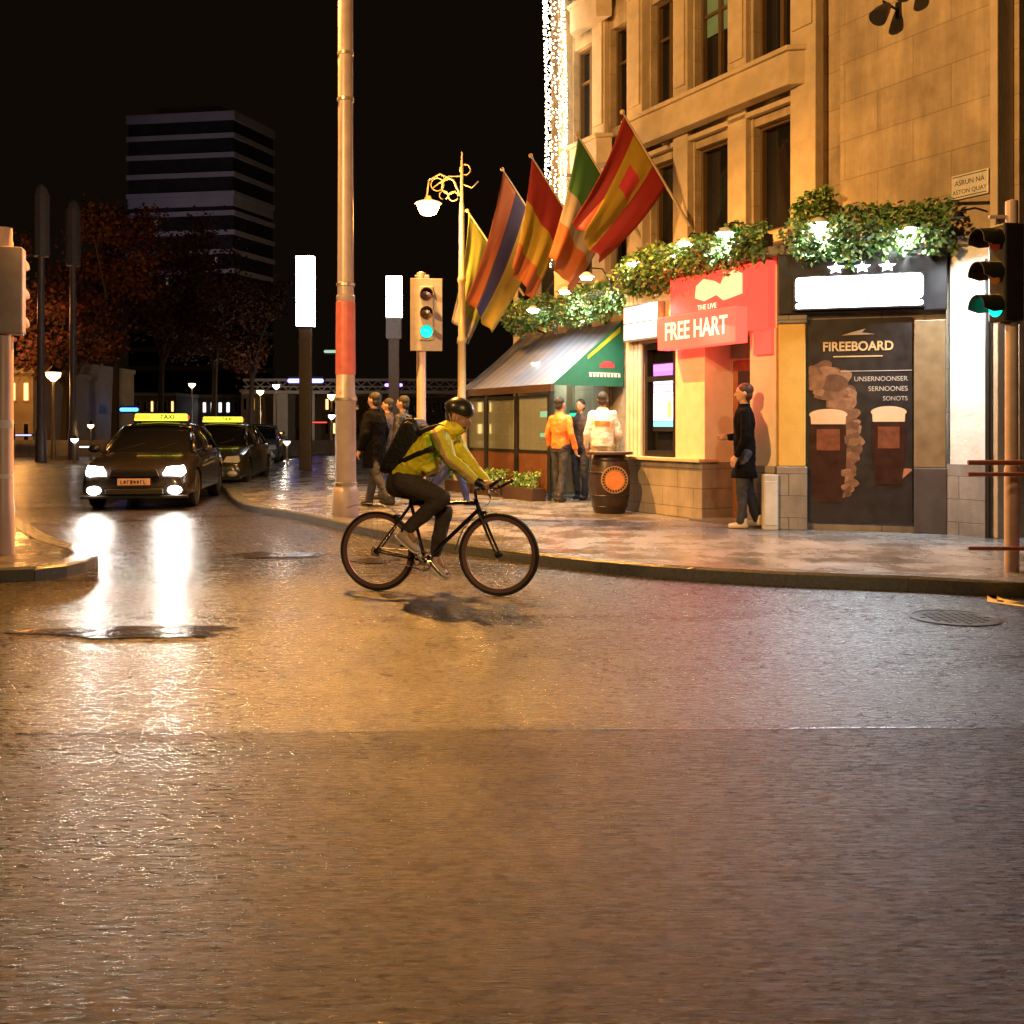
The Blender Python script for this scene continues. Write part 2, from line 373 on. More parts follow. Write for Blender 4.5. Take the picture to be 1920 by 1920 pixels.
m_green = glow("green_signal_glow", (0.0, 0.75, 0.45), 2.2)

# ================================================================== GROUND
gr = MB(); gr.add([(-400, -60, 0), (400, -60, 0), (400, 700, 0), (-400, 700, 0)], [(0, 1, 2, 3)])
o = gr.build("road", m_road); o["kind"] = "structure"
# newer tarmac patch in front of the camera, its seam crosses the road
edge = [(-14, 4.72)] + [((-1 + i/12*2)*7 - 1, 4.70 - 0.10*math.sin(i*0.5) - i*0.014 + random.uniform(-.012, .012)) for i in range(13)] + [(14, 4.5)]
gp = MB(); pts = edge; k = len(pts)
gp.add([(x, y, 0.004) for x, y in pts] + [(x, -30, 0.004) for x, y in pts], [(i, i+1, k+i+1, k+i) for i in range(k-1)])
o = gp.build("road_patch", m_road2); o["kind"] = "structure"

def smooth_curve(pts, n=8):
    out = []
    for i in range(len(pts) - 1):
        p0 = Vector(pts[max(i-1, 0)]); p1 = Vector(pts[i]); p2 = Vector(pts[i+1]); p3 = Vector(pts[min(i+2, len(pts)-1)])
        for j in range(n):
            t = j / n
            out.append(0.5*((2*p1) + (-p0+p2)*t + (2*p0-5*p1+4*p2-p3)*t*t + (-p0+3*p1-3*p2+p3)*t**3))
    out.append(Vector(pts[-1])); return out
kb = [G(u, v) for u, v in ((405, 900), (420, 925), (452, 955), (560, 976), (643, 996), (740, 1016), (830, 1034), (928, 1049), (1060, 1066), (1200, 1081), (1450, 1098), (1700, 1108), (1920, 1121), (2200, 1140))]
kb = [Vector((-9.5, 60, 0)), Vector((-8.6, 38, 0))] + kb + [Vector((14, 6.4, 0))]
kc = smooth_curve(kb, 6)
def offset_line(line, d):
    out = []
    for i, p in enumerate(line):
        t = (line[min(i+1, len(line)-1)] - line[max(i-1, 0)]).normalized(); out.append(p + Vector((-t.y, t.x, 0)) * d)
    return out
ki = offset_line(kc, 0.21)
K = len(kc)
mb = MB()
def at_len(line, cum, L_):
    for i in range(len(cum)-1):
        if cum[i+1] >= L_: return line[i].lerp(line[i+1], (L_-cum[i])/(cum[i+1]-cum[i]))
    return line[-1]
def kerb_stones(mb, outer, inner, sl=0.91, gap=0.012):
    cum = [0]
    for p, q in zip(outer, outer[1:]): cum.append(cum[-1] + (q-p).length)
    cin = [0]
    for p, q in zip(inner, inner[1:]): cin.append(cin[-1] + (q-p).length)
    n = int(cum[-1]/sl)
    for k in range(n):
        hgt = random.uniform(-.003, .003)
        for j in range(3):
            f0, f1 = (k + j/3)*sl + (gap/2 if j == 0 else 0), (k + (j+1)/3)*sl - (gap/2 if j == 2 else 0)
            A0, A1 = at_len(outer, cum, f0), at_len(outer, cum, f1); sc_ = cin[-1]/cum[-1]
            I0, I1 = at_len(inner, cin, f0*sc_), at_len(inner, cin, f1*sc_)
            a2, b2 = A0.lerp(I0, .1), A1.lerp(I1, .1); zt = .124 + hgt; zz = zt - .022
            mb.add([(A0.x, A0.y, 0), (A1.x, A1.y, 0), (A1.x, A1.y, zz), (A0.x, A0.y, zz), (b2.x, b2.y, zt), (a2.x, a2.y, zt), (I1.x, I1.y, zt), (I0.x, I0.y, zt), (I1.x, I1.y, 0), (I0.x, I0.y, 0)],
                   [(0, 1, 2, 3), (3, 2, 4, 5), (5, 4, 6, 7), (1, 8, 6, 4, 2), (0, 3, 5, 7, 9)])
kerb_stones(mb, kc, ki)
o = mb.build("kerb", m_kerb); o["kind"] = "structure"
mb = MB()
vs = [(p.x, p.y, 0.12) for p in ki]; far = [(60, p.y if i else 60, 0.12) for i, p in enumerate(ki)]
mb.add(vs + far, [(i, i+1, K+i+1, K+i) for i in range(K-1)])
o = mb.build("pavement", m_pave); o["kind"] = "structure"

# traffic island, bottom left
isl = [G(u, v) for u, v in ((-260, 1080), (-100, 1090), (20, 1091), (100, 1085), (150, 1076), (178, 1064), (184, 1055), (165, 1046), (125, 1036), (90, 1021), (66, 1006), (40, 992), (0, 980), (-100, 970), (-600, 965))]
isc = smooth_curve(isl, 4); isi = offset_line(isc, 0.22); n = len(isc)
mb = MB()
kerb_stones(mb, isc, isi)
o = mb.build("island_kerb", m_kerb); o["kind"] = "structure"
mb = MB(); mb.add([(p.x, p.y, 0.12) for p in isi], [list(range(n))])
o = mb.build("island_pavement", stone_mat("dark_island_paving", (0.075, 0.06, 0.05), 0.4, 0.4, 0.008, wet=True)); o["kind"] = "structure"

# puddles: thin irregular sheets of standing water
def puddle(u, v, ru, rv, seed):
    c = G(u, v); rx = ru / F * c.y; ry = (G(u, v - rv).y - G(u, v + rv).y) / 2
    rnd = random.Random(seed); ph = [rnd.uniform(0, 6) for _ in range(4)]; mb = MB(); vs = []
    for k in range(64):
        q = 2*math.pi*k/64; w_ = 1 + .16*math.sin(3*q+ph[0]) + .12*math.sin(5*q+ph[1]) + .05*math.sin(11*q+ph[2])
        vs.append((c.x + rx*w_*math.cos(q), c.y + ry*w_*math.sin(q), 0.009))
    mb.add(vs, [list(range(64))]); o = mb.build("puddle", m_water); o["kind"] = "structure"
for i, a in enumerate(((245, 1186, 190, 11), (520, 1041, 85, 5), (700, 1052, 45, 5))):
    puddle(*a, seed=i)
# double yellow line by the kerb, right edge
mb = MB(); m_yl = mat("yellow_road_paint", (0.62, 0.42, 0.05), 0.4, var=0.3, scale=20)
o1, o2 = offset_line(kc, -0.26), offset_line(kc, -0.34)
rng = [i for i in range(K-1) if kc[i].x > 3.9]
for i in rng:
    mb.add([(*o1[i].xy, .004), (*o1[i+1].xy, .004), (*o2[i+1].xy, .004), (*o2[i].xy, .004)], [(0, 1, 2, 3)])
o = mb.build("yellow_line", m_yl); o["kind"] = "structure"
# tar seam along the edge of the newer patch
mb = MB()
ptsI = [p for p in edge[1:-1]]
ptsI = [Vector((x, y, 0)) for x, y in edge]
fine_ = []
for p, q in zip(ptsI, ptsI[1:]):
    m__ = max(2, int((q-p).length/.12))
    for j in range(m__): fine_.append(p.lerp(q, j/m__))
fine_.append(ptsI[-1])
wv = [(.006 + .005*noise.noise(p*3), .035*noise.noise(p*1.3 + Vector((5, 5, 5)))) for p in fine_]
L1 = [(p.x, p.y + w_ + o_, .008) for p, (w_, o_) in zip(fine_, wv)]; L2 = [(p.x, p.y - w_ + o_, .008) for p, (w_, o_) in zip(fine_, wv)]
n_f = len(fine_); mb.add(L1 + L2, [(i, n_f+i, n_f+i+1, i+1) for i in range(n_f-1)])
o = mb.build("tar_seam", mat("tar_seal", (.012, .010, .009), .16, var=.3, bump=.4, bscale=25)); o["kind"] = "structure"
c = G(1790, 1159); MC = thing("manhole_cover", "round iron manhole cover set in the road near the right kerb", "manhole cover", (c.x, c.y, 0.002))
mb = MB(); mb.lathe([(0, .0), (.31, .0), (.315, .006), (.29, .007), (.285, .003), (0, .003)], n=36)
for i in range(-4, 5):
    for j in range(-4, 5):
        if (i*i + j*j) < 17: mb.box((i*.058-.016, j*.058-.016, .002), (i*.058+.016, j*.058+.016, .008))
mb.build("lid", m_blackmetal, MC)

# ================================================================== PUB BUILDING (frame: x along the facade away from us, y outward, z up)
BO = Vector((5.5, 11.6, 0)); d_ = Vector((-0.546, 1, 0)).normalized(); n_ = Vector((-d_.y, d_.x, 0))
BR = math.atan2(d_.y, d_.x)
BLD = thing("corner_building", "tall sandstone corner building with bay windows above the pub front", "building", BO, BR)
def W(s, n, z): return BO + d_*s + n_*n + Vector((0, 0, z))
def sY(y): return (y - 11.6) * 1.1393
TOP = 15.0
SE = 9.5                                   # far end of the tall facade
wins = [(sY(14.32), sY(15.09)), (sY(15.54), sY(16.29)), (sY(16.7), sY(17.32)), (sY(17.8), sY(18.4)), (sY(18.85), sY(19.5))]
sills = [(4.25, 5.85), (6.80, 8.6), (9.35, 11.1), (11.9, 13.6)]
mb = MB()
mb.box((0.0, -6, 0.12), (2.28, 0, TOP))                          # plain ashlar end
mb.box((2.28, -6, 0.12), (2.62, -0.12, TOP))                     # recessed joint
prev = 2.62
for a, b in wins + [(SE, SE)]:
    mb.box((prev, -0.5, 0.12), (a, 0, TOP)); prev = b
for a, b in wins:
    lo = 0.12
    for z0, z1 in sills:
        mb.box((a, -0.5, lo), (b, -0.02, z0)); lo = z1
    mb.box((a, -0.5, lo), (b, -0.02, TOP))
mb.box((2.62, -6, 0.12), (SE, -0.75, TOP-.01))
mb.build("wall", m_stone, BLD)
# second face beyond the corner, running back to the right
mb = MB(); mb.box((-0.02, -9, 0.12), (-0.35, -6.02, TOP)); mb.box((-0.16, -5.9, 0.12), (-0.003, -0.25, TOP))
mb.build("return_wall", m_stone, BLD)
mb = MB(); mb.box((-0.10, -0.24, .12), (0.0, 0.05, TOP)); mb.build("corner_strip", m_trim, BLD, bevel=0.01)
# pilasters standing proud between the windows
for a0, a1, pr in ((sY(13.86), sY(14.28), .16), (sY(15.14), sY(15.50), .10), (sY(16.33), sY(16.66), .12), (sY(17.36), sY(17.76), .16), (sY(18.44), sY(18.81), .10), (sY(19.54), SE, .14)):
    mb = MB(); mb.box((a0, 0, 0.12), (a1, pr, TOP)); mb.box((a0+.05, pr, 6.9), (a1-.05, pr+.03, TOP-.4))
    mb.build("pilaster", m_trim, BLD, bevel=0.012)
# projecting stone band courses with splayed ends (undersides of the bays)
def bay(s0, s1, z0, z1, pr=0.34):
    mb = MB()
    mb.prism([(s0, 0.12), (s1, 0.12), (s1 - .18, pr), (s0 + .18, pr)], z0, z1)
    mb.prism([(s0 - .04, 0.12), (s1 + .04, 0.12), (s1 - .15, pr + .05), (s0 + .15, pr + .05)], z1, z1 + .07)
    mb.build("bay_band", m_trim, BLD, bevel=0.012)
bay(sY(14.0), sY(17.75), 6.12, 6.58)
bay(sY(18.2), sY(19.3), 6.12, 6.58)
bay(sY(14.0), sY(17.75), 8.75, 9.2); bay(sY(18.2), sY(19.3), 8.75, 9.2)
mb = MB(); mb.box((2.62, 0, 5.98), (SE-.1, .10, 6.06)); mb.box((2.62, 0, 4.02), (SE-.1, .20, 4.16)); mb.build("string_course", m_trim, BLD, bevel=0.01)
mb = MB(); mb.box((0, 0, TOP), (SE, .35, TOP+.4)); mb.build("cornice", m_trim, BLD)
m_blind = mat("pale_teal_blind", (0.16, 0.30, 0.26), 0.6, var=0.1)
for i, (a, b) in enumerate(wins):
    for j, (z0, z1) in enumerate(sills):
        mb = MB(); t = .05
        for q in ((a, a+t, z0, z1), (b-t, b, z0, z1), (a+t, b-t, z0, z0+t), (a+t, b-t, z1-t, z1)): mb.box((q[0], -.22, q[2]), (q[1], -.13, q[3]))
        if j: mb.box(((a+b)/2-.035, -.22, z0+t), ((a+b)/2+.035, -.15, z1-t)); mb.box((a+t, -.215, z0+1.15), (b-t, -.16, z0+1.2))
        fr = mb.build("window", m_frame, BLD)
        g_ = MB(); g_.box((a+.01, -.30, z0+.01), (b-.01, -.225, z1-.01)); g_.build("pane", m_glass, fr)
        if j == 1 and i == 1:
            g_ = MB(); g_.box((a+.06, -.212, z1-.95), (b-.06, -.205, z1-.06)); g_.build("blind", m_blind, fr)
# wall lamps, cable, street name plate, drainpipe
mb = MB(); mb.tube([(2.2, .03, 4.24), (1.5, .03, 4.16), (.8, .03, 4.09), (0.02, .03, 3.96)], .016); 
tag(mb.build("wall_cable", m_blackmetal, world=False), "black cable sagging along the stone wall under the street plate", "cable")
bpy.data.objects["wall_cable"].matrix_world = MW[BLD.name]
SP = thing("street_plate", "white street name plate high on the sandstone corner", "sign", BO, BR)
mb = MB(); mb.box((.03, .012, 4.07), (.52, .035, 4.36)); mb.build("plate", mat("enamel_white", (.62, .60, .55), .3), SP, bevel=.004)
m_ink = mat("dark_blue_ink", (.03, .035, .06), .5)
mb = MB(); mb.box((.05, .035, 4.09), (.50, .038, 4.10)); mb.box((.05, .035, 4.33), (.50, .038, 4.34)); mb.build("border", m_ink, SP)
def scribble(parent, x0, x1, yn, z, h, m, name="lettering", seed=1, axis=None, slope=0.0):
    """a line of lettering too blurred to read in the photo: letter-like strokes"""
    rnd = random.Random(seed); mb = MB(); x = x0
    while x < x1 - h*.5:
        wd = h * rnd.uniform(.45, .75); k = rnd.randint(0, 4); t = h*.17; zz = z + slope*(x-x0)
        def bx(a, b, c, d_): mb.box((x + a*wd, yn, zz + b*h), (x + c*wd, yn + .004, zz + d_*h))
        tw = t / wd
        bx(0, 0, tw, 1)
        if k in (0, 1): bx(tw, 1-.17, 1, 1)
        if k in (0, 2, 4): bx(tw, 0, 1, .17)
        if k in (0, 3): bx(1-tw, .17, 1, .83)
        if k in (1, 3): bx(tw, .42, 1-tw, .58)
        if k == 4: bx(1-tw, .17, 1, 1)
        x += wd + h*.2
        if rnd.random() < .14: x += h*.4
    return mb.build(name, m, parent)
text("ASRUN NA", .085, frame((.275, .037, 4.255), (-1, 0, 0), (0, 0, 1)), m_ink, SP, extrude=.001, sx=.95)
text("ASTON QUAY", .075, frame((.275, .037, 4.15), (-1, 0, 0), (0, 0, 1)), m_ink, SP, extrude=.001, sx=.95)
def floodlight(loc, label):
    t = thing("wall_floodlight", label, "lamp", loc, BR, "floodlights high on the wall")
    mb = MB(); mb.box((-.03, 0, -.1), (.03, .05, .1)); mb.cyl((0, .05, 0), (0, .3, .06), .015); mb.build("bracket", m_blackmetal, t)
    mb = MB(); mb.loft([((0, .22, .02), .05, .05), ((0, .34, -.10), .10, .10), ((0, .40, -.17), .115, .115)], n=16); mb.build("housing", m_blackmetal, t, smooth='auto')
floodlight(W(1.30, 0, 6.62), "black floodlight high on plain wall, farther from the corner"); floodlight(W(.93, 0, 6.78), "black floodlight high on plain wall, nearer the corner")
mb = MB(); mb.tube([(0, 0, .12), (0, 0, 3.3)], .035, 10)
dp = mb.build("drainpipe", m_blackmetal); dp.location = W(-.02, .1, 0); tag(dp, "thin black drainpipe at the right end of the white wall", "pipe")

# ------------------------------------------------------------------ lower neighbour block at the far end
NB = thing("neighbour_building", "low tan building beyond the tall facade behind the flags", "building", BO, BR)
mb = MB(); mb.box((SE+.02, -5, .12), (11.6, -.1, 5.6)); mb.build("wall", m_stone, NB)
mb = MB(); mb.box((SE+.02, -5, 5.6), (11.7, .06, 5.85)); mb.build("parapet", m_trim, NB, bevel=.02)
for a in (9.8, 10.8):
    mb = MB(); mb.box((a, -.2, 3.9), (a+.6, -.09, 5.2)); fr = mb.build("window", m_frame, NB)
    mb = MB(); mb.box((a+.05, -.089, 3.95), (a+.55, -.083, 5.15)); mb.build("pane", m_glass, fr)

# ================================================================== PUB FRONT
PUB = thing("pub_front", "pub front built out at the corner with ochre pillar and cream walls", "shop front", BO, BR)
A_n = 1.46
def B2(t, off=0.0):            # point on the splayed corner face: t 0..1 from the doorway corner to the right
    a = Vector((1.90, 1.46)); b = Vector((0.50, 0.10)); d = (b-a); nn = Vector((d.y, -d.x)).normalized(); nn = nn if nn.x < 0 else -nn
    p = a + d*t + nn*off; return (p.x, p.y)
def bpanel(mb, t0, t1, o0, o1, z0, z1):
    q = [B2(t0, o0), B2(t1, o0), B2(t1, o1), B2(t0, o1)]
    return mb.prism(q, z0, z1)
FZ = 3.50
mb = MB()                       # masonry of the front: piers of the A face
for s0, s1 in ((1.95, 2.42), (3.32, 3.96)): mb.box((s0, .2, .9), (s1, A_n, 2.62))
mb.box((1.95, .2, 2.62), (5.14, A_n - .02, FZ)); mb.box((4.76, .2, .9), (5.14, A_n-.1, 2.62))
mb.box((2.42, .2, .12), (3.32, .95, 2.62))
mb.box((3.96, .2, .9), (4.76, 1.2, 2.62))
mb.build("front_wall", m_cream, PUB)
mb = MB()
for s0, s1 in ((1.93, 2.42), (3.32, 5.16)): mb.box((s0, .2, .12), (s1, A_n + .05, .9))
mb.build("plinth", m_plinth, PUB, bevel=.012)
mb = MB(); mb.box((3.30, A_n-.2, .90), (5.2, A_n + .12, .95)); mb.build("window_sill", m_trim, PUB, bevel=.01)
# window with lit menu screen
mb = MB(); a, b = 3.99, 4.74
for q in ((a, a+.07, .96, 2.6), (b-.07, b, .96, 2.6), (a+.07, b-.07, .96, 1.04), (a+.07, b-.07, 2.05, 2.13), (a+.07, b-.07, 2.52, 2.6)): mb.box((q[0], A_n-.14, q[2]), (q[1], A_n-.03, q[3]))
fr = mb.build("window", m_dark, PUB)
mb = MB(); mb.box((a+.02, A_n-.2, .98), (b-.02, A_n-.145, 2.58)); mb.build("pane", m_glass, fr)
SC = thing("menu_screen", "bright upright menu screen with purple top hanging in the pub window", "screen", BO, BR)
mb = MB(); mb.box((4.08, A_n-.12, 1.32), (4.60, A_n-.07, 2.32)); mb.build("housing", m_dark, SC, bevel=.008)
def strip(s0, s1, z0, z1, m, par, nm, n0=None): 
    n0 = A_n-.07 if n0 is None else n0
    mb = MB(); mb.box((s0, n0, z0), (s1, n0+.004, z1)); return mb.build(nm, m, par)
mb = MB(); yy = A_n-.07
cells = [(2.20, 2.30, 0), (2.08, 2.20, 1), (2.02, 2.07, 2), (1.90, 2.02, 3), (1.86, 1.89, 2), (1.84, 1.85, 2), (1.48, 1.83, 2), (1.39, 1.47, 4)]
for z0, z1, c_ in cells:
    mb.mat(c_); mb.box((4.11, yy, z0), (4.57, yy+.004, z1))
mb.mat(5); mb.box((4.14, yy+.004, 1.52), (4.24, yy+.006, 1.76))
mb.mat(3); mb.box((4.40, yy+.004, 1.52), (4.50, yy+.006, 1.76))
mb.build("display", [glow("screen_violet", (.50, .13, 1.0), 2.2), glow("screen_indigo", (.20, .12, .75), 1.5), glow("screen_white", (.85, .88, 1.0), 2.6), glow("screen_lilac", (.45, .42, .85), 1.3), glow("screen_cyan", (.10, .65, .85), 1.8), glow("screen_lime", (.55, .75, .15), 1.4)], SC)
# fluted pilaster at the far end
mb = MB()
for k in range(4): mb.cyl((4.82 + k*.10, A_n-.02, .95), (4.82 + k*.10, A_n-.02, 3.4), .042, n=12)
mb.build("fluted_pilaster", m_white, PUB, smooth='auto')
# lit white fascia box over window
LB = thing("fascia_lightbox", "plain glowing white lightbox over the pub window", "sign", BO, BR)
mb = MB(); mb.box((4.22, A_n, 2.66), (5.08, A_n+.12, 3.20)); mb.build("case", m_metal, LB)
mb = MB(); mb.box((4.25, A_n+.12, 2.69), (5.05, A_n+.125, 3.17)); mb.build("face", glow("fascia_cool_glow", (.85, .90, 1.0), 1.6), LB)
mb = MB(); mb.box((4.25, A_n+.125, 2.92), (5.05, A_n+.13, 2.94)); mb.build("divider", m_metal, LB)
# door recess with timber and glass door
mb = MB(); mb.box((2.46, .95, .14), (3.28, 1.0, 2.3)); dr = mb.build("door", mat("varnished_door", (.20, .09, .045), .35, var=.25, scale=9), PUB, bevel=.01)
mb = MB(); mb.box((2.58, 1.0, 1.15), (3.16, 1.012, 2.15)); mb.build("glazing", m_glass, dr)
mb = MB(); mb.cap((2.55, 1.05, 1.0), (2.55, 1.05, 1.35), .012); mb.build("handle", m_chrome, dr, smooth=True)
mb = MB(); mb.box((2.44, .96, 2.34), (3.30, 1.02, 2.60)); mb.build("transom_panel", mat("green_grey_panel", (.10, .16, .12), .4), PUB)
mb = MB(); mb.box((2.40, .95, .12), (3.34, A_n+.25, .15)); mb.build("doorstep", m_kerb, PUB)
# red illuminated sign over the door
RS = thing("red_door_sign", "glowing red sign with pale lettering above the pub doorway", "sign", BO, BR)
m_redglow = glow("red_sign_glow", (1.0, .045, .03), 2.3)
mb = MB(); mb.box((1.98, A_n-.02, 2.62), (3.95, A_n+.10, 3.46)); mb.box((1.98, A_n-.01, 2.30), (2.30, A_n+.05, 2.62)); mb.build("panel", m_redglow, RS)
mb = MB(); mb.box((2.35, A_n+.10, 2.46), (3.98, A_n+.30, 2.92)); mb.build("name_board", glow("red_board_glow", (1.0, .07, .045), 2.6), RS, bevel=.01)
m_pale = glow("pale_pink_letters", (1.0, .45, .32), 2.2)
text("FREE HART", .34, frame((3.16, A_n+.302, 2.69), (-1, 0, 0), (0, 0, 1)), m_pale, RS, sx=.78, bold=.006)
m_crest = glow("pale_orange_crest", (1.0, .36, .18), 2.2)
mb = MB()                                                       # bull-like rounded crest, irregular pale shape
mb.slab([(2.45, A_n+.10, 3.10), (2.45, A_n+.10, 3.36), (2.60, A_n+.10, 3.42), (2.80, A_n+.10, 3.36), (2.86, A_n+.10, 3.26), (3.0, A_n+.10, 3.33), (3.2, A_n+.10, 3.38), (3.36, A_n+.10, 3.30), (3.38, A_n+.10, 3.14), (3.2, A_n+.10, 3.08), (2.95, A_n+.10, 3.14), (2.8, A_n+.10, 3.05)], (0, .02, 0))
mb.build("crest", m_crest, RS)
text("THE LIVE", .10, frame((3.15, A_n+.102, 3.0), (-1, 0, 0), (0, 0, 1)), m_pale, RS)
lamp_light("door_sign_spill", 'AREA', W(2.9, A_n+.4, 2.5), 20, (1.0, .16, .12), .9, aim=W(2.5, 6.0, 0), parent=RS)
lamp_light("door_sign_light", 'AREA', W(2.75, A_n+.55, 2.55), 20, (1.0, .13, .08), .7, aim=W(2.7, 1.2, 1.2), parent=RS)
lamp_light("window_cool_light", 'AREA', W(4.6, A_n+.5, 3.15), 10, (.8, .88, 1.0), .5, aim=W(4.6, A_n, 1.0), parent=LB)

# splayed corner face B
mb = MB(); bpanel(mb, .17, .985, -.35, -.02, .12, 3.5); mb.build("corner_wall", m_plinth, PUB)
mb = MB(); bpanel(mb, 0.0, .165, -.30, .06, .9, 2.66); mb.build("ochre_pillar", m_gold, PUB, bevel=.015)
mb = MB(); bpanel(mb, -.01, .175, -.30, .09, .12, .9); mb.build("pillar_base", m_plinth, PUB, bevel=.012)
mb = MB(); bpanel(mb, -.01, .175, -.28, .09, 2.66, 2.76); mb.build("pillar_cap", m_plinth, PUB, bevel=.012)
mb = MB(); bpanel(mb, .80, .98, -.02, .05, .9, 2.66); mb.build("olive_pilaster", mat("olive_brown_paint", (.20, .13, .06), .5, var=.2), PUB, bevel=.012)
mb = MB(); bpanel(mb, .80, .985, -.02, .06, .12, .9); mb.build("pilaster_base", mat("dark_plinth", (.07, .055, .05), .5, var=.2), PUB, bevel=.012)
mb = MB(); bpanel(mb, .0, .985, -.02, .10, 2.77, 3.5); mb.build("fascia", m_dark, PUB, bevel=.01)
mb = MB(); mb.prism([(-.01, .0), (-.01, .06), (.47, .17), (1.93, 1.62), (5.25, 1.62), (5.25, .02), (2.5, .02), (2.5, .0)][::-1], 3.5, 3.62); mb.build("flat_roof", m_plinth, PUB, bevel=.01)
# white lit side wall C
mb = MB(); mb.prism([(-.0, .0), (.0, .02), (.47, .12), (.50, .0)][::-1], .95, 3.5); mb.build("white_side_wall", m_white, PUB)
mb = MB(); mb.prism([(-.02, .0), (-.02, .05), (.49, .15), (.52, .0)][::-1], .12, .95); mb.build("side_plinth", m_plinth, PUB)
# poster of stout glasses
def bp(t, z, off=.0): x, y = B2(t, off); return Vector((x, y, z))
PO = thing("stout_poster", "large dark poster of stout glasses on the splayed pub corner", "poster", BO, BR)
mb = MB(); bpanel(mb, .18, .79, -.02, .02, .22, 2.70); mb.build("backing", mat("poster_black", (.022, .016, .014), .35, var=.3), PO)
pd = (bp(1, 0) - bp(0, 0)).normalized(); pn = Vector((pd.y, -pd.x, 0)); pn = pn if pn.x < 0 else -pn
def pm(t, z, off=.024): return frame(bp(t, z, off), pd, (0, 0, 1))
m_pgold = mat("poster_gold", (.55, .38, .18), .4, var=.1); m_pwhite = mat("poster_offwhite", (.42, .36, .30), .5, var=.1)
text("FIREEBOARD", .155, pm(.475, 2.36), m_pgold, PO, sx=.92, bold=.004)
def pbox(t0, t1, z0, z1, m, nm, off=.021, th=.004, par=None):
    mb = MB(); bpanel(mb, t0, t1, off, off+th, z0, z1); return mb.build(nm, m, par or PO)
pbox(.33, .62, 2.235, 2.25, m_pgold, "gold_rule"); pbox(.18, .79, 2.06, 2.068, m_pwhite, "thin_rule")
mb = MB(); mb.slab([bp(.38, 2.50, .021), bp(.46, 2.545, .021), bp(.52, 2.575, .021), bp(.50, 2.53, .021), bp(.58, 2.505, .021)], pn*.004); mb.build("harp_mark", m_pwhite, PO)
def pscrib(t0, t1, z, h, m, seed):
    rnd = random.Random(seed); mb = MB(); t = t0; L_ = 1.95
    while t < t1:
        wd = h*rnd.uniform(.5, .8)/L_; tt = h*.18/L_
        bpanel(mb, t, t+tt, .021, .025, z, z+h)
        if rnd.random() < .6: bpanel(mb, t+tt, t+wd, .021, .025, z+h*.82, z+h)
        if rnd.random() < .6: bpanel(mb, t+tt, t+wd, .021, .025, z, z+h*.18)
        if rnd.random() < .5: bpanel(mb, t+wd-tt, t+wd, .0212, .0252, z+h*.18, z+h*.82)
        t += wd + h*.2/L_
    mb.build("small_print", m, PO)
for body_, z_, sz in (("UNSERNOONSER", 1.965, .082), ("SERNOONES", 1.845, .082), ("SONOTS", 1.727, .075)):
    text(body_, sz, pm(.765, z_, .022), m_pwhite, PO, name="small_print", extrude=.001, align='RIGHT', sx=.95)
m_cream2 = mat("stout_head_cream", (.62, .43, .26), .5, var=.08); m_stout = mat("stout_dark", (.035, .012, .007), .3, var=.3)
m_ruby = mat("stout_ruby", (.16, .05, .022), .35, var=.35, scale=14); m_surge = mat("stout_surge", (.36, .19, .10), .5, var=.45, scale=9)
def glass(tc, zt, wt, ht):
    """a pint printed on the poster: dark body, label, cream head"""
    n = 20; mb = MB(); pts = []
    def hw(f): return wt*(.40 + .10*math.sin(f*2.6) + .05*f)
    for i in range(n+1): f = i/n; pts.append((tc - hw(f), zt - ht + ht*f*.86))
    for i in range(n, -1, -1): f = i/n; pts.append((tc + hw(f), zt - ht + ht*f*.86))
    mb.slab([bp(a, z, .0255) for a, z in pts], pn*.002); mb.build("pint_body", m_stout, PO)
    mb = MB(); q = [(tc + wt*.56*math.cos(a), zt - .085 + .06*math.sin(a)*(1.2 if math.sin(a) > 0 else 1)) for a in [2*math.pi*k/28 for k in range(28)]]
    mb.slab([bp(a, z, .028) for a, z in q], pn*.002)
    mb.slab([bp(tc-wt*.52, zt-.085, .0278), bp(tc+wt*.52, zt-.085, .0278), bp(tc+wt*.50, zt-.20, .0278), bp(tc-wt*.50, zt-.20, .0278)], pn*.002)
    mb.build("pint_head", m_cream2, PO)
    pbox(tc-wt*.34, tc+wt*.34, zt-.52, zt-.26, m_ruby, "pint_label", off=.0277, th=.002)
# pale surging cloud of settling stout between and behind the glasses: overlapping printed puffs
rnd = random.Random(11)
tones = [mat("surge_tone_%d" % i, c_, .5, var=.4, scale=11) for i, c_ in enumerate(((.20, .095, .045), (.155, .07, .033), (.25, .125, .062), (.115, .05, .025)))]
path = [(.22, 2.02, .085), (.27, 1.93, .10), (.33, 1.84, .10), (.36, 1.70, .085), (.40, 1.55, .06), (.44, 1.42, .05), (.43, 1.28, .05), (.46, 1.12, .055), (.44, .98, .05), (.40, .86, .05), (.43, .74, .045), (.40, .62, .04)]
for j in range(150):
    f = rnd.random()*(len(path)-1); i = int(f); g_ = f-i; pt = [path[i][q]*(1-g_)+path[i+1][q]*g_ for q in range(3)]
    ct, cz, cr = pt[0]+rnd.gauss(0, pt[2]*.28), pt[1]+rnd.gauss(0, .05), pt[2]*rnd.uniform(.45, .95); a_, b_ = rnd.uniform(.3, 1.1), rnd.uniform(0, 6)
    pts_ = [(max(.183, ct + cr*math.cos(q)*(1+.18*math.sin(3*q+b_))*.9), cz + cr*1.5*math.sin(q+a_*.4)*(1+.18*math.sin(2*q+b_))) for q in [2*math.pi*k/22 for k in range(22)]]
    if j == 0: MBs = [MB() for _ in tones]
    MBs[j % 4].slab([bp(t_, z_, .0205 + j*.00005) for t_, z_ in pts_], pn*.00003)
for k_, m_ in enumerate(tones): o = MBs[k_].build("surge_print", m_, PO); o["kind"] = "stuff"
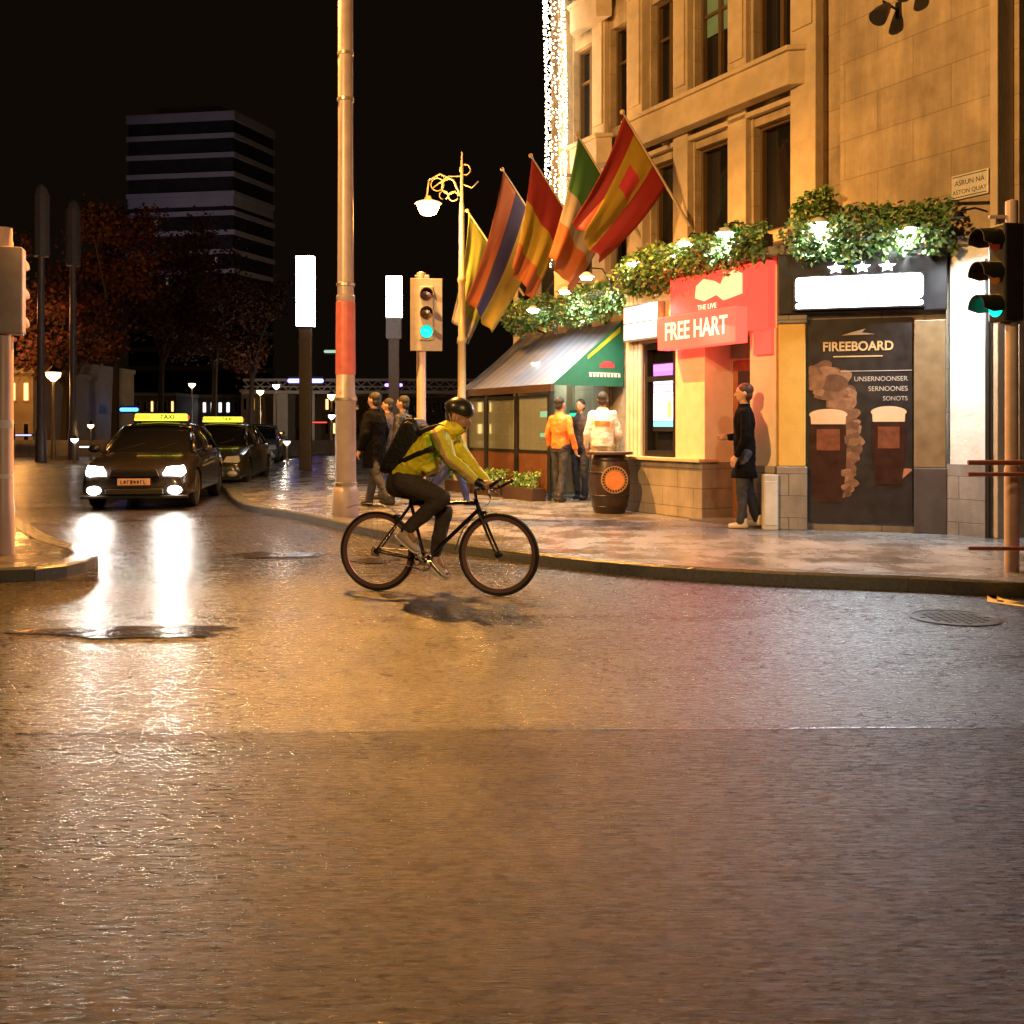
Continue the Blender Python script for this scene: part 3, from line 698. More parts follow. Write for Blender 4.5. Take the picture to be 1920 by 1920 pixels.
mb = MB(); sw = [(.70 + .085*math.cos(2*math.pi*k/24)*(1 + .2*math.sin(4*math.pi*k/24)), .80 + .07*math.sin(2*math.pi*k/24) + .06*math.cos(2*math.pi*k/24)) for k in range(24)]
mb.slab([bp(a, z, .0215) for a, z in sw], pn*.003); mb.build("hand_shape", mat("poster_hand", (.34, .14, .07), .5, var=.2), PO)
glass(.30, 1.62, .205, 1.15); glass(.655, 1.65, .185, .95)
# backlit white sign with stars
WS = thing("backlit_fascia_sign", "brilliant white backlit sign under three stars on the splayed corner", "sign", BO, BR)
mb = MB(); bpanel(mb, .09, .86, .10, .17, 2.80, 3.22); mb.build("case", m_dark, WS, bevel=.006)
def rounded(t0, t1, z0, z1, off, th, m, nm, r=.05):
    pts = []; rt = r/1.95
    for cx, cz, a0 in ((t1-rt, z1-r, 0), (t0+rt, z1-r, 90), (t0+rt, z0+r, 180), (t1-rt, z0+r, 270)):
        for k in range(6):
            a = R(a0 + k*18); pts.append((cx + rt*math.cos(a), cz + r*math.sin(a)))
    mb = MB(); mb.slab([bp(a, z, off) for a, z in pts], pn*th); return mb.build(nm, m, WS)
rounded(.105, .845, 2.905, 3.20, .171, .012, m_signw, "upper_panel"); rounded(.105, .845, 2.825, 2.885, .171, .012, m_signw, "lower_panel", .025)
m_dots = mat("sign_lettering_grey", (.55, .6, .65), .4)
for k, t in enumerate((.345, .50, .645)):
    pts = []
    for j in range(10):
        a = R(90 + 36*j); r = .085 if j % 2 == 0 else .038; pts.append((t + r*1.15*math.cos(a)/1.95, 3.305 + r*math.sin(a)*.8))
    mb = MB(); mb.slab([bp(a, z, .102) for a, z in pts], pn*.03); mb.build("star", m_signw, WS)
lamp_light("fascia_spill", 'AREA', W(*B2(.475, .35), 3.05), 120, (.80, .90, 1.0), .7, aim=W(*B2(.5, 6.0), 0), parent=WS)

# utility box by the pillar
UB = thing("utility_box", "pale grey metal cabinet standing against the foot of the ochre pillar", "cabinet", (0, 0, 0), 0)
c = PG(1446, 994); e_ = Vector((.095, 0, 0))
mb = MB(); mb.box((c.x-.09, c.y+.0, .12), (c.x+.09, c.y+.12, .80)); mb.build("cabinet", mat("pale_grey_enamel", (.50, .47, .43), .4, var=.15), UB, bevel=.01)
mb = MB(); mb.box((c.x-.075, c.y-.008, .18), (c.x+.075, c.y, .72)); mb.build("door_panel", mat("pale_grey_enamel2", (.56, .53, .49), .4), UB, bevel=.004)

# ------------------------------------------------------------------ flower boxes with leafy tumble, and lamps above
def foliage(mb, path, n, rz, rn, size, rnd):
    for _ in range(n):
        i = rnd.randrange(len(path)-1); p = path[i].lerp(path[i+1], rnd.random())
        g_ = rnd.gauss(0, .5); a = rnd.uniform(0, 6.28)
        clump = noise.noise(p*2.4)*.5 + .6
        rr = rnd.random()**.5
        q = p + Vector((rn*rr*math.cos(a), rn*rr*math.cos(a*1.7+1), rz*rr*math.sin(a)*(0.6+clump)))
        sz = size*rnd.uniform(.5, 1.2); t = Vector((rnd.uniform(-1, 1), rnd.uniform(-1, 1), rnd.uniform(-1, .4))).normalized()
        b = t.orthogonal().normalized(); b = (b*rnd.uniform(-1, 1) + t.cross(b)*rnd.uniform(-1, 1)).normalized()
        r_ = rnd.random(); mb.mat(0 if r_ < .62 else 1 if r_ < .93 else 2 if r_ < .975 else 3)
        if mb.cur >= 2: sz *= .55
        mb.add([q, q + t*sz*.5 + b*sz*.28, q + t*sz, q + t*sz*.5 - b*sz*.28], [(0, 1, 2, 3)])
FM = [m_leaf, m_leaf2, m_flw, m_flr]
boxes = []
rim = [Vector((.50, .22, 0)), Vector((1.93, 1.62, 0))]
segs = [([Vector((*B2(t, .14), 0)) for t in (.98, .72)], "leafy flower box at the right end above the stout poster"),
        ([Vector((*B2(t, .14), 0)) for t in (.71, .42)], "leafy flower box right above the white backlit sign"),
        ([Vector((*B2(t, .14), 0)) for t in (.41, .06)], "leafy flower box over the ochre pillar"),
        ([Vector((1.98, 1.58, 0)), Vector((2.9, 1.58, 0))], "dark-leaved flower box over the red door sign"),
        ([Vector((2.95, 1.58, 0)), Vector((3.9, 1.58, 0))], "bright leafy flower box left of the red door sign"),
        ([Vector((3.95, 1.58, 0)), Vector((5.1, 1.58, 0))], "leafy flower box over the lit pub window"),
        ([Vector((5.3, .9, 0)), Vector((6.4, .9, 0))], "leafy flower box right of the green awning peak"),
        ([Vector((6.5, .85, 0)), Vector((7.9, .85, 0))], "leafy flower box above the green awning end"),
        ([Vector((8.1, .8, 0)), Vector((10.2, .8, 0))], "farthest leafy flower box above the striped awning")]
for i, (pth, lab) in enumerate(segs):
    rnd = random.Random(50+i); t = thing("flower_box", lab, "flower box", BO, BR, "flower boxes along the pub roof edge")
    a, b = pth; dd = (b-a).normalized(); nn = Vector((-dd.y, dd.x, 0)); z0 = 3.63 if i < 6 else 3.50
    mb = MB(); mb.slab([a - nn*.10 + Vector((0, 0, z0)), b - nn*.10 + Vector((0, 0, z0)), b + nn*.10 + Vector((0, 0, z0)), a + nn*.10 + Vector((0, 0, z0))], (0, 0, .16))
    if i >= 6:   # brackets back to the wall
        for q in (a.lerp(b, .1), a.lerp(b, .9)): mb.cyl((q.x, q.y, z0-.01), (q.x, 0, z0-.25), .02); mb.cyl((q.x, q.y, z0-.012), (q.x, 0, z0-.012), .02)
    mb.build("trough", m_brown, t)
    mb = MB(); zc = z0 + (.10 if i < 2 else .05); a = a + nn*(.07 if i < 6 else .0); b = b + nn*(.07 if i < 6 else 0)
    n = int(1500*(b-a).length)
    foliage(mb, [a + Vector((0, 0, zc)), a.lerp(b, .5) + Vector((0, 0, zc+.02)), b + Vector((0, 0, zc))], int(n*1.25), .27, .21, .09, rnd)
    mb.build("foliage", FM, t)
for k, (u, v, y, r, lab) in enumerate(((1527, 392, 13.6, .26, "round shrub on the ledge above the white backlit sign"), (1692, 392, 12.9, .20, "small round shrub on the ledge above the stout poster"))):
    c = P(u, v, y); zl = 3.62; t = thing("ledge_shrub", lab, "shrub", (c.x, c.y, zl), 0, "shrubs in pots on the pub roof")
    mb = MB(); mb.lathe([(.09, 0), (.13, c.z-zl-r*.5), (.14, c.z-zl-r*.45)], n=18); mb.build("pot", m_brown, t, smooth='auto')
    mb = MB(); foliage(mb, [Vector((0, 0, c.z-zl)), Vector((.02, 0, c.z-zl))], 900, r*.8, r, .10, random.Random(90+k)); mb.build("foliage", [m_leaf2, m_leaf, m_leaf2, m_leaf], t)
lamps = [(1700, 428, B2(.76, .30)), (1535, 418, B2(.25, .30)), (1360, 436, (2.6, 1.80)), (1285, 455, (3.6, 1.80)), (1190, 492, (4.75, 1.8)), (1100, 518, (6.0, 1.25)), (1000, 580, (8.3, 1.05)), (1060, 545, (7.1, 1.1))]
for i, (u, v, (s_, nn)) in enumerate(lamps):
    pos = W(s_, nn, 0); pos = P(u, v, pos.y)
    lab = ["white downlight over the rightmost flower box", "white downlight above the middle of the splayed corner", "white downlight over the red sign flowers", "white downlight left of the red sign",
           "white downlight over the fluted pilaster", "white downlight beside the green awning peak", "farthest white downlight above striped awning", "white downlight above the green awning"][i]
    t = thing("downlight", lab, "lamp", pos, BR, "downlights over the flower boxes")
    mb = MB(); mb.tube([(0, -.02, .03), (0, -.10, .14), (0, -.3, .14), (0, -.45, -.05), (0, -.5, -.45)], .012); mb.build("arm", m_blackmetal, t)
    mb = MB(); mb.lathe([(.02, .07), (.05, .06), (.12, .0), (.125, -.01)], n=20); mb.build("shade", mat("lamp_shade_white", (.7, .7, .7), .3), t, smooth='auto')
    mb = MB(); mb.lathe([(.0, -.015), (.10, -.014), (.08, -.05), (.0, -.06)], n=20); mb.build("bulb", m_lampw, t, smooth=True)
    lamp_light("downlight_light", 'SPOT', pos + Vector((0, 0, -.08)), 210, (.84, .98, .94), .06, aim=pos + Vector((0.05, .05, -1)), spot=150, blend=.5, parent=t)
# lamp washing the white side wall
t = thing("side_wall_lamp", "small lamp washing the white side wall beside the traffic light", "lamp", P(1795, 405, 11.15), BR)
mb = MB(); mb.lathe([(.02, .06), (.06, .04), (.08, -.02)], n=16); mb.build("shade", m_blackmetal, t, smooth='auto')
mb = MB(); mb.tube([(0, 0, .05), (0, -.3, .12), (0, -.5, .1)], .012); mb.build("arm", m_blackmetal, t)
lamp_light("side_wall_light", 'SPOT', P(1795, 410, 11.1), 420, (.86, .95, 1.0), .05, aim=W(.22, .1, 1.9), spot=95, blend=.8, parent=t)

# ------------------------------------------------------------------ terrace awning (beyond the cream block)
AW = thing("terrace_awning", "steep awning with green end panel over the pub terrace", "awning", BO, BR)
s0, s1, ni, no, zi, zo = 7.3, 10.95, .05, 1.50, 3.28, 2.12
mb = MB(); nst = 26
for k in range(nst):
    a = s0 + (s1-s0)*k/nst; b = s0 + (s1-s0)*(k+1)/nst; mb.mat(k % 2)
    pr = [(ni + (no-ni)*f, zi + (zo-zi)*f + .05*math.sin(math.pi*f)*-1) for f in (0, .25, .5, .75, 1)]
    for (n0, z0), (n1, z1) in zip(pr, pr[1:]):
        mb.add([(a, n0, z0), (b, n0, z0), (b, n1, z1), (a, n1, z1), (a, n0, z0-.015), (b, n0, z0-.015), (b, n1, z1-.015), (a, n1, z1-.015)], [(0, 1, 2, 3), (7, 6, 5, 4), (0, 3, 7, 4), (2, 1, 5, 6)])
mb.build("canopy", [mat("awning_slate", (.09, .09, .11), .45, var=.2), mat("awning_pale", (.12, .12, .14), .45, var=.15)], AW)
mb = MB(); mb.slab([(s0-.012, ni, zi), (s0-.012, no, zo), (s0-.012, no, zo-.02), (s0-.012, ni, zo-.02)], (-.02, 0, 0)); mb.build("end_panel", mat("dark_green_canvas", (.006, .10, .065), .6, var=.15), AW)
mb = MB(); mb.slab([(s0-.038, .12, 3.16), (s0-.038, .80, 2.62), (s0-.038, .80, 2.56), (s0-.038, .12, 3.06)], (.003, 0, 0)); mb.build("yellow_trim", mat("awning_yellow", (.40, .42, .02), .5), AW)  # highlight on the awning's lit top edge, painted as a yellow-green stripe
mb = MB(); mb.box((s0-.05, no, zo-.13), (s1, no+.06, zo)); mb.build("front_beam", m_brown, AW)
mb = MB(); mb.box((s0-.045, .5, zo-.08), (s0-.034, 1.0, zo-.03+.0)); 
scribble(AW, 0, 0, 0, 0, .05, m_pwhite) if False else None
m_pink = mat("pale_print", (.70, .62, .62), .5)
mb = MB(); 
for k in range(9): mb.box((s0-.04, .12+.075*k, 2.26), (s0-.034, .12+.075*k+.045, 2.32))
mb.box((s0-.04, .12, 2.325), (s0-.034, .78, 2.335)); mb.build("print", m_pink, AW)
mb = MB(); mb.box((s0-.04, .24, 2.42), (s0-.034, .55, 2.50)); mb.box((s0-.04, .30, 2.50), (s0-.034, .48, 2.54)); mb.build("red_logo", mat("dull_red_print", (.35, .04, .05), .5), AW)
mb = MB()
for s_ in (s0+.03, 8.5, 9.7, s1-.05): mb.cyl((s_, no+.03, .12), (s_, no+.03, zo-.13), .028)
mb.build("posts", m_blackmetal, AW)
m_green2 = mat("dark_green_board", (.02, .09, .05), .4); m_gpane = mat("terrace_glass", (.75, .85, .82), .04, trans=.85, var=.02)
m_glint = glow("green_reflected_sign", (.05, .75, .45), .9)
for k, (a, b) in enumerate(((7.36, 8.46), (8.54, 9.66), (9.74, 10.9))):
    lab = ["glass terrace screen with brown lower panel, nearest the orange coat", "middle glass terrace screen with brown lower panel", "farthest glass terrace screen behind the cyclist's head"][k]
    t = thing("terrace_screen", lab, "screen", BO, BR, "glass screens along the terrace")
    mb = MB()
    for q in ((a, a+.04, .25, 1.95), (b-.04, b, .25, 1.95), (a+.04, b-.04, 1.90, 1.95), (a+.04, b-.04, .93, .98)): mb.box((q[0], no, q[2]), (q[1], no+.04, q[3]))
    mb.build("frame", m_blackmetal, t)
    mb = MB(); mb.box((a+.04, no+.01, .25), (b-.04, no+.03, .93)); mb.build("lower_panel", mat("brown_terrace_panel", (.12, .05, .025), .4, var=.25), t)
    mb = MB(); mb.box((a+.04, no+.018, .98), (b-.04, no+.022, 1.90)); mb.build("pane", m_gpane, t)
    t2 = thing("planter", ["low planter of box greenery below the nearest terrace screen", "low planter of box greenery below the middle terrace screen", "low planter of greenery below the farthest terrace screen"][k], "planter", BO, BR, "planters along the terrace")
    mb = MB(); mb.box((a+.02, no+.08, .12), (b-.02, no+.36, .34)); mb.build("trough", m_brown, t2, bevel=.01)
    mb = MB(); foliage(mb, [Vector((a+.1, no+.22, .42)), Vector((b-.1, no+.22, .42))], 900, .16, .13, .07, random.Random(k)); mb.build("foliage", [m_leaf, m_leaf2, m_leaf2, m_leaf], t2)
# added glowing green boards, standing in for green reflections in the terrace glass
for k, (s_, z_) in enumerate(((7.9, 1.5), (8.75, 1.55), (9.8, 1.6))):
    t = thing("green_lit_board", ["green lit board on the terrace wall nearest the orange coat", "middle green lit board on the terrace wall", "farthest green lit board on the terrace wall"][k], "sign", BO, BR, "green lit boards inside the terrace")
    mb = MB(); mb.box((s_, .02, z_-.5), (s_+.42, .06, z_+.16)); mb.build("board", m_green2, t)
    mb = MB(); mb.box((s_+.05, .06, z_-.02), (s_+.37, .066, z_+.10)); mb.box((s_+.05, .06, z_-.42), (s_+.37, .066, z_-.34)); mb.build("lit_panel", m_glint, t)
lamp_light("terrace_warm_light", 'AREA', W(6.4, .9, 3.1), 60, (1.0, .74, .48), .6, aim=W(6.4, .5, 0))
lamp_light("terrace_inner_light", 'AREA', W(9.0, .6, 2.6), 22, (.8, 1.0, .85), .6, aim=W(9, .6, 0))

# barrel table
c = PG(1143, 961)
t = thing("barrel_table", "black barrel table with copper roundel beside the fluted pilaster", "table", c, R(8))
mb = MB(); mb.lathe([(.22, 0), (.235, .02), (.28, .2), (.30, .42), (.285, .64), (.24, .84), (.23, .86)], n=28); mb.build("barrel", mat("black_stained_oak", (.03, .017, .015), .4, var=.3, scale=12), t, smooth='auto')
mb = MB()
for z, r in ((.10, .262), (.26, .294), (.60, .292), (.78, .262)): mb.ring((0, 0, z), Vector((1, 0, 0)), Vector((0, 1, 0)), r, .012, 28, 6)
mb.build("hoops", m_blackmetal, t, smooth=True)
mb = MB(); mb.lathe([(0, -.315), (.20, -.315), (.20, -.30), (0, -.30)], (0, 0, .50), n=32, axis='y'); mb.build("roundel", mat("tan_roundel", (.42, .26, .13), .45, var=.2), t)
mb = MB(); mb.lathe([(0, -.32), (.135, -.32), (.135, -.314), (0, -.314)], (0, 0, .49), n=32, axis='y'); mb.build("roundel_centre", mat("copper_orange", (.75, .27, .08), .45, var=.15), t)
mb = MB()
for k in range(26):
    a = 2*math.pi*k/26; p = Vector((.168*math.cos(a), -.318, .50+.168*math.sin(a))); q = Vector((-math.sin(a), 0, math.cos(a)))*.011; r = Vector((math.cos(a), 0, math.sin(a)))*.016
    mb.slab([p-q-r, p+q-r, p+q+r, p-q+r], (0, -.003, 0))
mb.build("roundel_lettering", m_dark, t)
mb = MB(); mb.lathe([(.0, .86), (.34, .86), (.345, .875), (.34, .90), (0, .90)], n=32); mb.build("table_top", m_brown, t, smooth='auto')
t2 = thing("glass_tumbler", "small tumbler standing on the black barrel table", "glass", c + Vector((.08, 0, .902)))
mb = MB(); mb.lathe([(.025, 0), (.035, .11), (.032, .11), (.023, .008)], n=16); mb.build("tumbler", m_gpane, t2, smooth='auto')

# ------------------------------------------------------------------ flags on raked poles
def flag(Yb, bands, mode, lab, L=2.05, W_=1.15, rnd=1, zb=4.60, drop=1.5, flipw=1.0, emblem=False):
    s_ = sY(Yb); base = W(s_, .14, zb); tip = W(s_, 1.44, zb+1.62)
    fp = thing("flag_pole", "raked pole holding the " + lab[1], "flagpole", base, 0, "raked flagpoles on the facade")
    mb = MB(); mb.cyl(base, tip, .024, .016); mb.build("pole", m_trim, fp, world=True, smooth='auto')
    mb = MB(); mb.ell(tip, .04, .04, .04); mb.build("finial", m_pgold, fp, world=True, smooth=True)
    t = thing("flag", lab[0], "flag", base, 0, None)
    ax = (tip-base).normalized(); A = tip - ax*.04; Bp = A - ax*W_
    nu, nv = 26, 16; mb = MB(); ph = rnd*1.7
    down = Vector((-.30*flipw, -.10, -1)).normalized()
    grid = []
    for i in range(nu+1):
        f = i/nu
        for j in range(nv+1):
            g_ = j/nv; h = A.lerp(Bp, g_)
            gather = (1 - .42*f)
            mid = A.lerp(Bp, .5); h = mid + (h-mid)*gather
            fold = .085*math.sin(g_*11 + ph + f*3.0)*f + .04*math.sin(g_*23+ph)*f
            p = h + down*((drop+.22)*f) + Vector((-.24*f*f, 0, .06*f*f)) + Vector((.5, -1, 0)).normalized()*fold
            grid.append(p)
    for i in range(nu):
        for j in range(nv):
            f = (i+.5)/nu; g_ = (j+.5)/nv; key = g_ if mode == 'along' else f
            acc = 0
            for k_, (wd, _) in enumerate(bands):
                acc += wd
                if key <= acc + 1e-6: mb.mat(k_); break
            if emblem and abs(f-.36) < .11 and abs(g_-.5) < .13: mb.mat(len(bands))
            a = i*(nv+1)+j
            mb.add([grid[a], grid[a+1], grid[a+nv+2], grid[a+nv+1]], [(0, 1, 2, 3)])
    me = mb
    ms = [b_[1] for b_ in bands] + ([m_flr] if emblem else [])
    o = me.build("cloth", ms, t, world=True, smooth=True)
    bm = bmesh.new(); bm.from_mesh(o.data); bmesh.ops.remove_doubles(bm, verts=bm.verts, dist=1e-5)
    bmesh.ops.recalc_face_normals(bm, faces=bm.faces); bm.to_mesh(o.data); bm.free()
    sd = o.modifiers.new("thick", 'SOLIDIFY'); sd.thickness = .004
fy = mat("flag_yellow", (.34, .22, .015), .7, var=.1); frd = mat("flag_red", (.24, .010, .008), .7, var=.1); fg = mat("flag_green", (.03, .12, .03), .7, var=.1)
fw = mat("flag_white", (.26, .22, .19), .7, var=.1); fo = mat("flag_orange", (.32, .08, .015), .7, var=.1); fb = mat("flag_blue", (.02, .015, .075), .7, var=.1); fl = mat("flag_lime", (.17, .18, .02), .7, var=.1)
flag(16.25, [(.22, frd), (.46, fy), (.32, frd)], 'along', ("large red and yellow striped flag, nearest on the facade", "large red and yellow flag"), W_=1.30, drop=1.45, flipw=1.5, rnd=1, emblem=True)
flag(17.4, [(.42, fg), (.28, fw), (.30, fo)], 'across', ("green, white and orange flag beside the large yellow one", "green, white and orange flag"), W_=1.25, drop=1.7, flipw=.7, rnd=2)
flag(18.75, [(.4, frd), (.35, fy), (.25, fo)], 'across', ("red and yellow flag just left of the string of lights", "red flag left of the string lights"), W_=1.2, drop=1.65, flipw=.5, rnd=3)
flag(19.7, [(.30, fo), (.24, fb), (.46, fy)], 'along', ("orange, dark blue and yellow flag right of the ornate lamp post", "orange, blue and yellow flag"), W_=1.4, drop=2.1, flipw=.9, rnd=4)
flag(21.0, [(.5, fl), (.3, fl), (.2, fw)], 'across', ("lime green flag behind the ornate lamp post", "lime green flag"), W_=1.0, drop=1.9, flipw=.3, rnd=5, zb=4.1)

# ------------------------------------------------------------------ column of string lights at the far edge of the facade
SL = thing("string_light_column", "tall column of warm white string lights at the facade's far edge", "string lights", (0, 0, 0))
rnd = random.Random(3); mb = MB(); mw = MB(); Ys = 19.0
def icos(mb, c, r): mb.add([c+Vector((r, 0, 0)), c+Vector((-r, 0, 0)), c+Vector((0, r, 0)), c+Vector((0, -r, 0)), c+Vector((0, 0, r)), c+Vector((0, 0, -r))], [(0, 2, 4), (2, 1, 4), (1, 3, 4), (3, 0, 4), (2, 0, 5), (1, 2, 5), (3, 1, 5), (0, 3, 5)])
zt = 1.39 + 820/F*Ys
for k in range(7):
    a = 2*math.pi*k/7; ph = k*.9
z = P(0, 432, Ys).z
while z < zt:
    uc = 1040 + 3*math.sin(z*1.1)
    for k in range(13):
        a = 2*math.pi*k/13 + z*2.3 + rnd.uniform(-.25, .25); c = P(uc, 500, Ys); r_ = .195
        if rnd.random() < .12: continue
        icos(mb, Vector((c.x + r_*math.cos(a), c.y + r_*math.sin(a), z + rnd.uniform(-.02, .02))), .018)
    z += .06
for z in [P(0, v, Ys).z for v in range(462, 500, 7)]:
    for k in range(8):
        a = 2*math.pi*k/8 + z*2.3; c = P(1032, 500, Ys); icos(mb, Vector((c.x + .17*math.cos(a), c.y + .17*math.sin(a), z)), .0155)
c = P(1040, 500, Ys)
mb.build("bulbs", glow("string_bulb_glow", (1.0, .80, .50), 20), SL)["kind"] = "stuff"
mw.cyl((c.x, c.y, P(0, 505, Ys).z), (c.x, c.y, zt), .07); mw.cyl((c.x, c.y, 6.1), (1.45, c.y, 6.1), .03); mw.cyl((c.x, c.y, zt-.1), (1.45, c.y, zt-.1), .03); mw.build("column_core", m_frame, SL)
lamp_light("string_column_light", 'POINT', P(1040, 300, 18.5), 14, (1.0, .75, .42), .5, parent=SL)

# ================================================================== POLES
# main street light pole (head is above the frame)
c = PG(648, 968); t = thing("street_light_pole", "tall thick street light pole on the pavement behind the cyclist", "street lamp", c)
mb = MB(); mb.lathe([(.19, 0), (.19, .35), (.165, .42), (.15, .44), (.145, 1.6), (.155, 1.62), (.155, 1.70), (.135, 1.74), (.125, 3.05), (.13, 3.06), (.13, 3.12), (.115, 3.14), (.105, 5.2), (.105, 9.0), (.09, 9.1)], n=28); mb.build("shaft", m_pole, t, smooth='auto')
for z, r in ((.46, .165), (1.66, .165), (3.28, .132), (5.9, .12), (6.55, .115)):
    mb = MB(); mb.lathe([(r-.02, z-.03), (r, z-.02), (r, z+.02), (r-.02, z+.03)], n=28); mb.build("band", m_metal, t, smooth='auto')
mb = MB(); mb.lathe([(.120, 2.0), (.142, 2.01), (.135, 3.03), (.120, 3.04)], n=28); mb.build("red_sleeve", mat("faded_red_wrap", (.50, .13, .12), .4, var=.2), t, smooth='auto')
mb = MB(); mb.tube([(0, 0, 8.9), (-.3, -.1, 9.35), (-.8, -.2, 9.5)], .045); mb.build("arm", m_pole, t)
mb = MB(); mb.ell((-.95, -.25, 9.46), .38, .15, .07); mb.build("lamp_head", m_pole, t, smooth=True)

# ornate lamp post
c = Vector((P(866, 500, 20).x, 20, .12)); t = thing("ornate_lamp_post", "ornate golden lamp post with scrolled arm and lit lantern", "street lamp", c)
zt = P(0, 285, 20).z - .12
m_ochre = mat("cream_gold_post_paint", (.55, .42, .24), .35, .2, var=.1)
mb = MB(); mb.lathe([(.16, 0), (.16, .5), (.12, .6), (.10, 1.3), (.085, 1.35), (.078, 2.9), (.095, 2.93), (.095, 3.0), (.07, 3.05), (.066, 4.1), (.085, 4.13), (.085, 4.2), (.06, 4.24), (.05, 5.6), (.035, 5.7), (.03, 6.3), (.015, zt)], n=20); mb.build("shaft", m_ochre, t, smooth='auto')
mb = MB(); la = P(803, 390, 20) - c
def arc(c0, r, a0, a1, n=14, y=0): return [(c0[0] + r*math.cos(R(a0 + (a1-a0)*k/n)), y, c0[1] + r*math.sin(R(a0 + (a1-a0)*k/n))) for k in range(n+1)]
px = 20/F
def U(u, v): q = P(u, v, 20) - c; return (q.x, q.z)
mb.tube([(0, 0, U(0, 372)[1]), (U(850, 350)[0], 0, U(0, 338)[1]), (U(825, 0)[0], 0, U(0, 326)[1]), (U(804, 0)[0], 0, U(0, 338)[1]), (U(800, 0)[0], 0, U(0, 372)[1])], .020)
mb.tube(arc(U(842, 350), 14*px, 0, 330), .014); mb.tube(arc(U(820, 346), 12*px, 40, 380), .014); mb.tube(arc(U(850, 368), 9*px, 0, 340), .012); mb.tube(arc(U(832, 366), 8*px, -60, 260), .012)
mb.tube([(U(866, 0)[0], 0, U(0, 330)[1]), (U(840, 0)[0], 0, U(0, 331)[1]), (U(812, 0)[0], 0, U(0, 352)[1])], .014)
mb.tube(arc(U(872, 318), 10*px, 0, 360), .013); mb.tube([(0, 0, U(0, 345)[1]), (U(885, 0)[0], 0, U(0, 352)[1]), (U(897, 0)[0], 0, U(0, 340)[1])], .014)
mb.build("scroll_arm", m_ochre, t, smooth=True)
mb = MB(); lx, lz = U(803, 382); mb.lathe([(.02, .16), (.05, .15), (.09, .08), (.26, .02), (.27, 0)], (lx, 0, lz), n=24); mb.build("lantern_hood", m_ochre, t, smooth='auto')
mb = MB(); mb.lathe([(.225, -.005), (.21, -.08), (.15, -.20), (.05, -.235), (0, -.24)], (lx, 0, lz), n=24); mb.build("lantern_glass", m_lamps, t, smooth=True)
lamp_light("lantern_light", 'POINT', (c.x+lx, 19.6, c.z+lz-.38), 900, SODIUM, .12, parent=t)
lamp_light("lantern_light", 'POINT', (c.x+lx, 19.6, c.z+lz+.1), 30, SODIUM, .15, parent=t)

def signal_head(par, pos, ang, lit=2, board=None, body=m_blackmetal):
    """three-aspect head; lenses face local -y turned by ang"""
    M = Matrix.Translation(pos) @ Matrix.Rotation(ang, 4, 'Z')
    def tb(mb, nm, m, sm=False, bv=0.0):
        mb.v = [M @ v for v in mb.v]; return mb.build(nm, m, par, world=True, smooth=sm, bevel=bv)
    if board: mb = MB(); mb.box((-.25, .02, -.16), (.25, .035, .98)); tb(mb, "backboard", board, bv=.01)
    mb = MB(); mb.box((-.11, -.02, 0), (.11, .18, .86)); tb(mb, "housing", body, bv=.02)
    for k in range(3):
        z = .72 - .29*k
        mb = MB(); mb.lathe([(0, -.03), (.095, -.025), (.095, -.018), (0, -.018)], (0, 0, z), 24, 'y')
        tb(mb, "lens", m_green if k == lit else [mat("lens_red_off", (.10, .01, .01), .2), mat("lens_amber_off", (.16, .07, .01), .2), mat("lens_green_off", (.01, .06, .04), .2)][k])
        mb = MB(); vs = []; n = 14
        for i in range(n+1):
            a = R(-25 + 230*i/n); x_, z_ = .108*math.cos(a), .108*math.sin(a); dep = -.22 if math.sin(a) > -.2 else -.12
            vs += [(x_, -.02, z+z_), (x_*1.02, dep, z+z_-.012), (x_*.94, dep, z+z_*.94-.012), (x_*.94, -.02, z+z_*.94)]
        fs = []
        for i in range(n):
            for j in range(4): fs.append((i*4+j, i*4+(j+1) % 4, (i+1)*4+(j+1) % 4, (i+1)*4+j))
        mb.add(vs, fs); tb(mb, "visor", body, 'auto')
m_board = mat("pale_backboard", (.34, .31, .31), .5, var=.15)
# signal behind the cyclist
c = Vector((P(790, 0, 16).x, 16, .12)); t = thing("traffic_light", "traffic light showing green with pale backboard behind the cyclist", "traffic light", c, 0, None)
mb = MB(); mb.lathe([(.10, 0), (.10, .3), (.075, .34), (.07, 3.45), (.07, 3.7), (.0, 3.72)], n=20); mb.build("pole", mat("pink_grey_pole_paint", (.50, .36, .34), .4, var=.1), t, smooth='auto')
mb = MB(); mb.box((-.1, -.05, 3.58), (.13, .06, 3.66)); mb.build("cap", m_metal, t, bevel=.01)
signal_head(t, (c.x+.09, c.y-.12, P(0, 640, 16).z), R(6), 2, m_board, m_board)
# signal on the right edge, seen from the side
c = PG(1897, 1071); t = thing("traffic_light", "tall traffic light seen side-on at the kerb by the guard rail", "traffic light", c, 0, None)
m_pinkpole = mat("dull_pink_pole", (.42, .33, .33), .4, var=.15)
mb = MB(); mb.lathe([(.062, 0), (.062, .9), (.056, .93), (.053, 3.25), (0, 3.27)], n=20); mb.build("pole", m_pinkpole, t, smooth='auto')
hz = P(0, 588, 8.94).z
signal_head(t, (c.x-.12, c.y, hz-.08), R(-78), 2)
mb = MB(); mb.box((c.x-.20, c.y-.015, hz+.83), (c.x+.03, c.y+.015, hz+.86)); mb.box((c.x-.12, c.y-.02, hz-.10), (c.x+.06, c.y+.02, hz-.07)); mb.box((c.x-.03, c.y-.06, hz+.18), (c.x+.06, c.y-.04, hz+.52)); mb.build("brackets", m_pinkpole, t, world=True, bevel=.005)
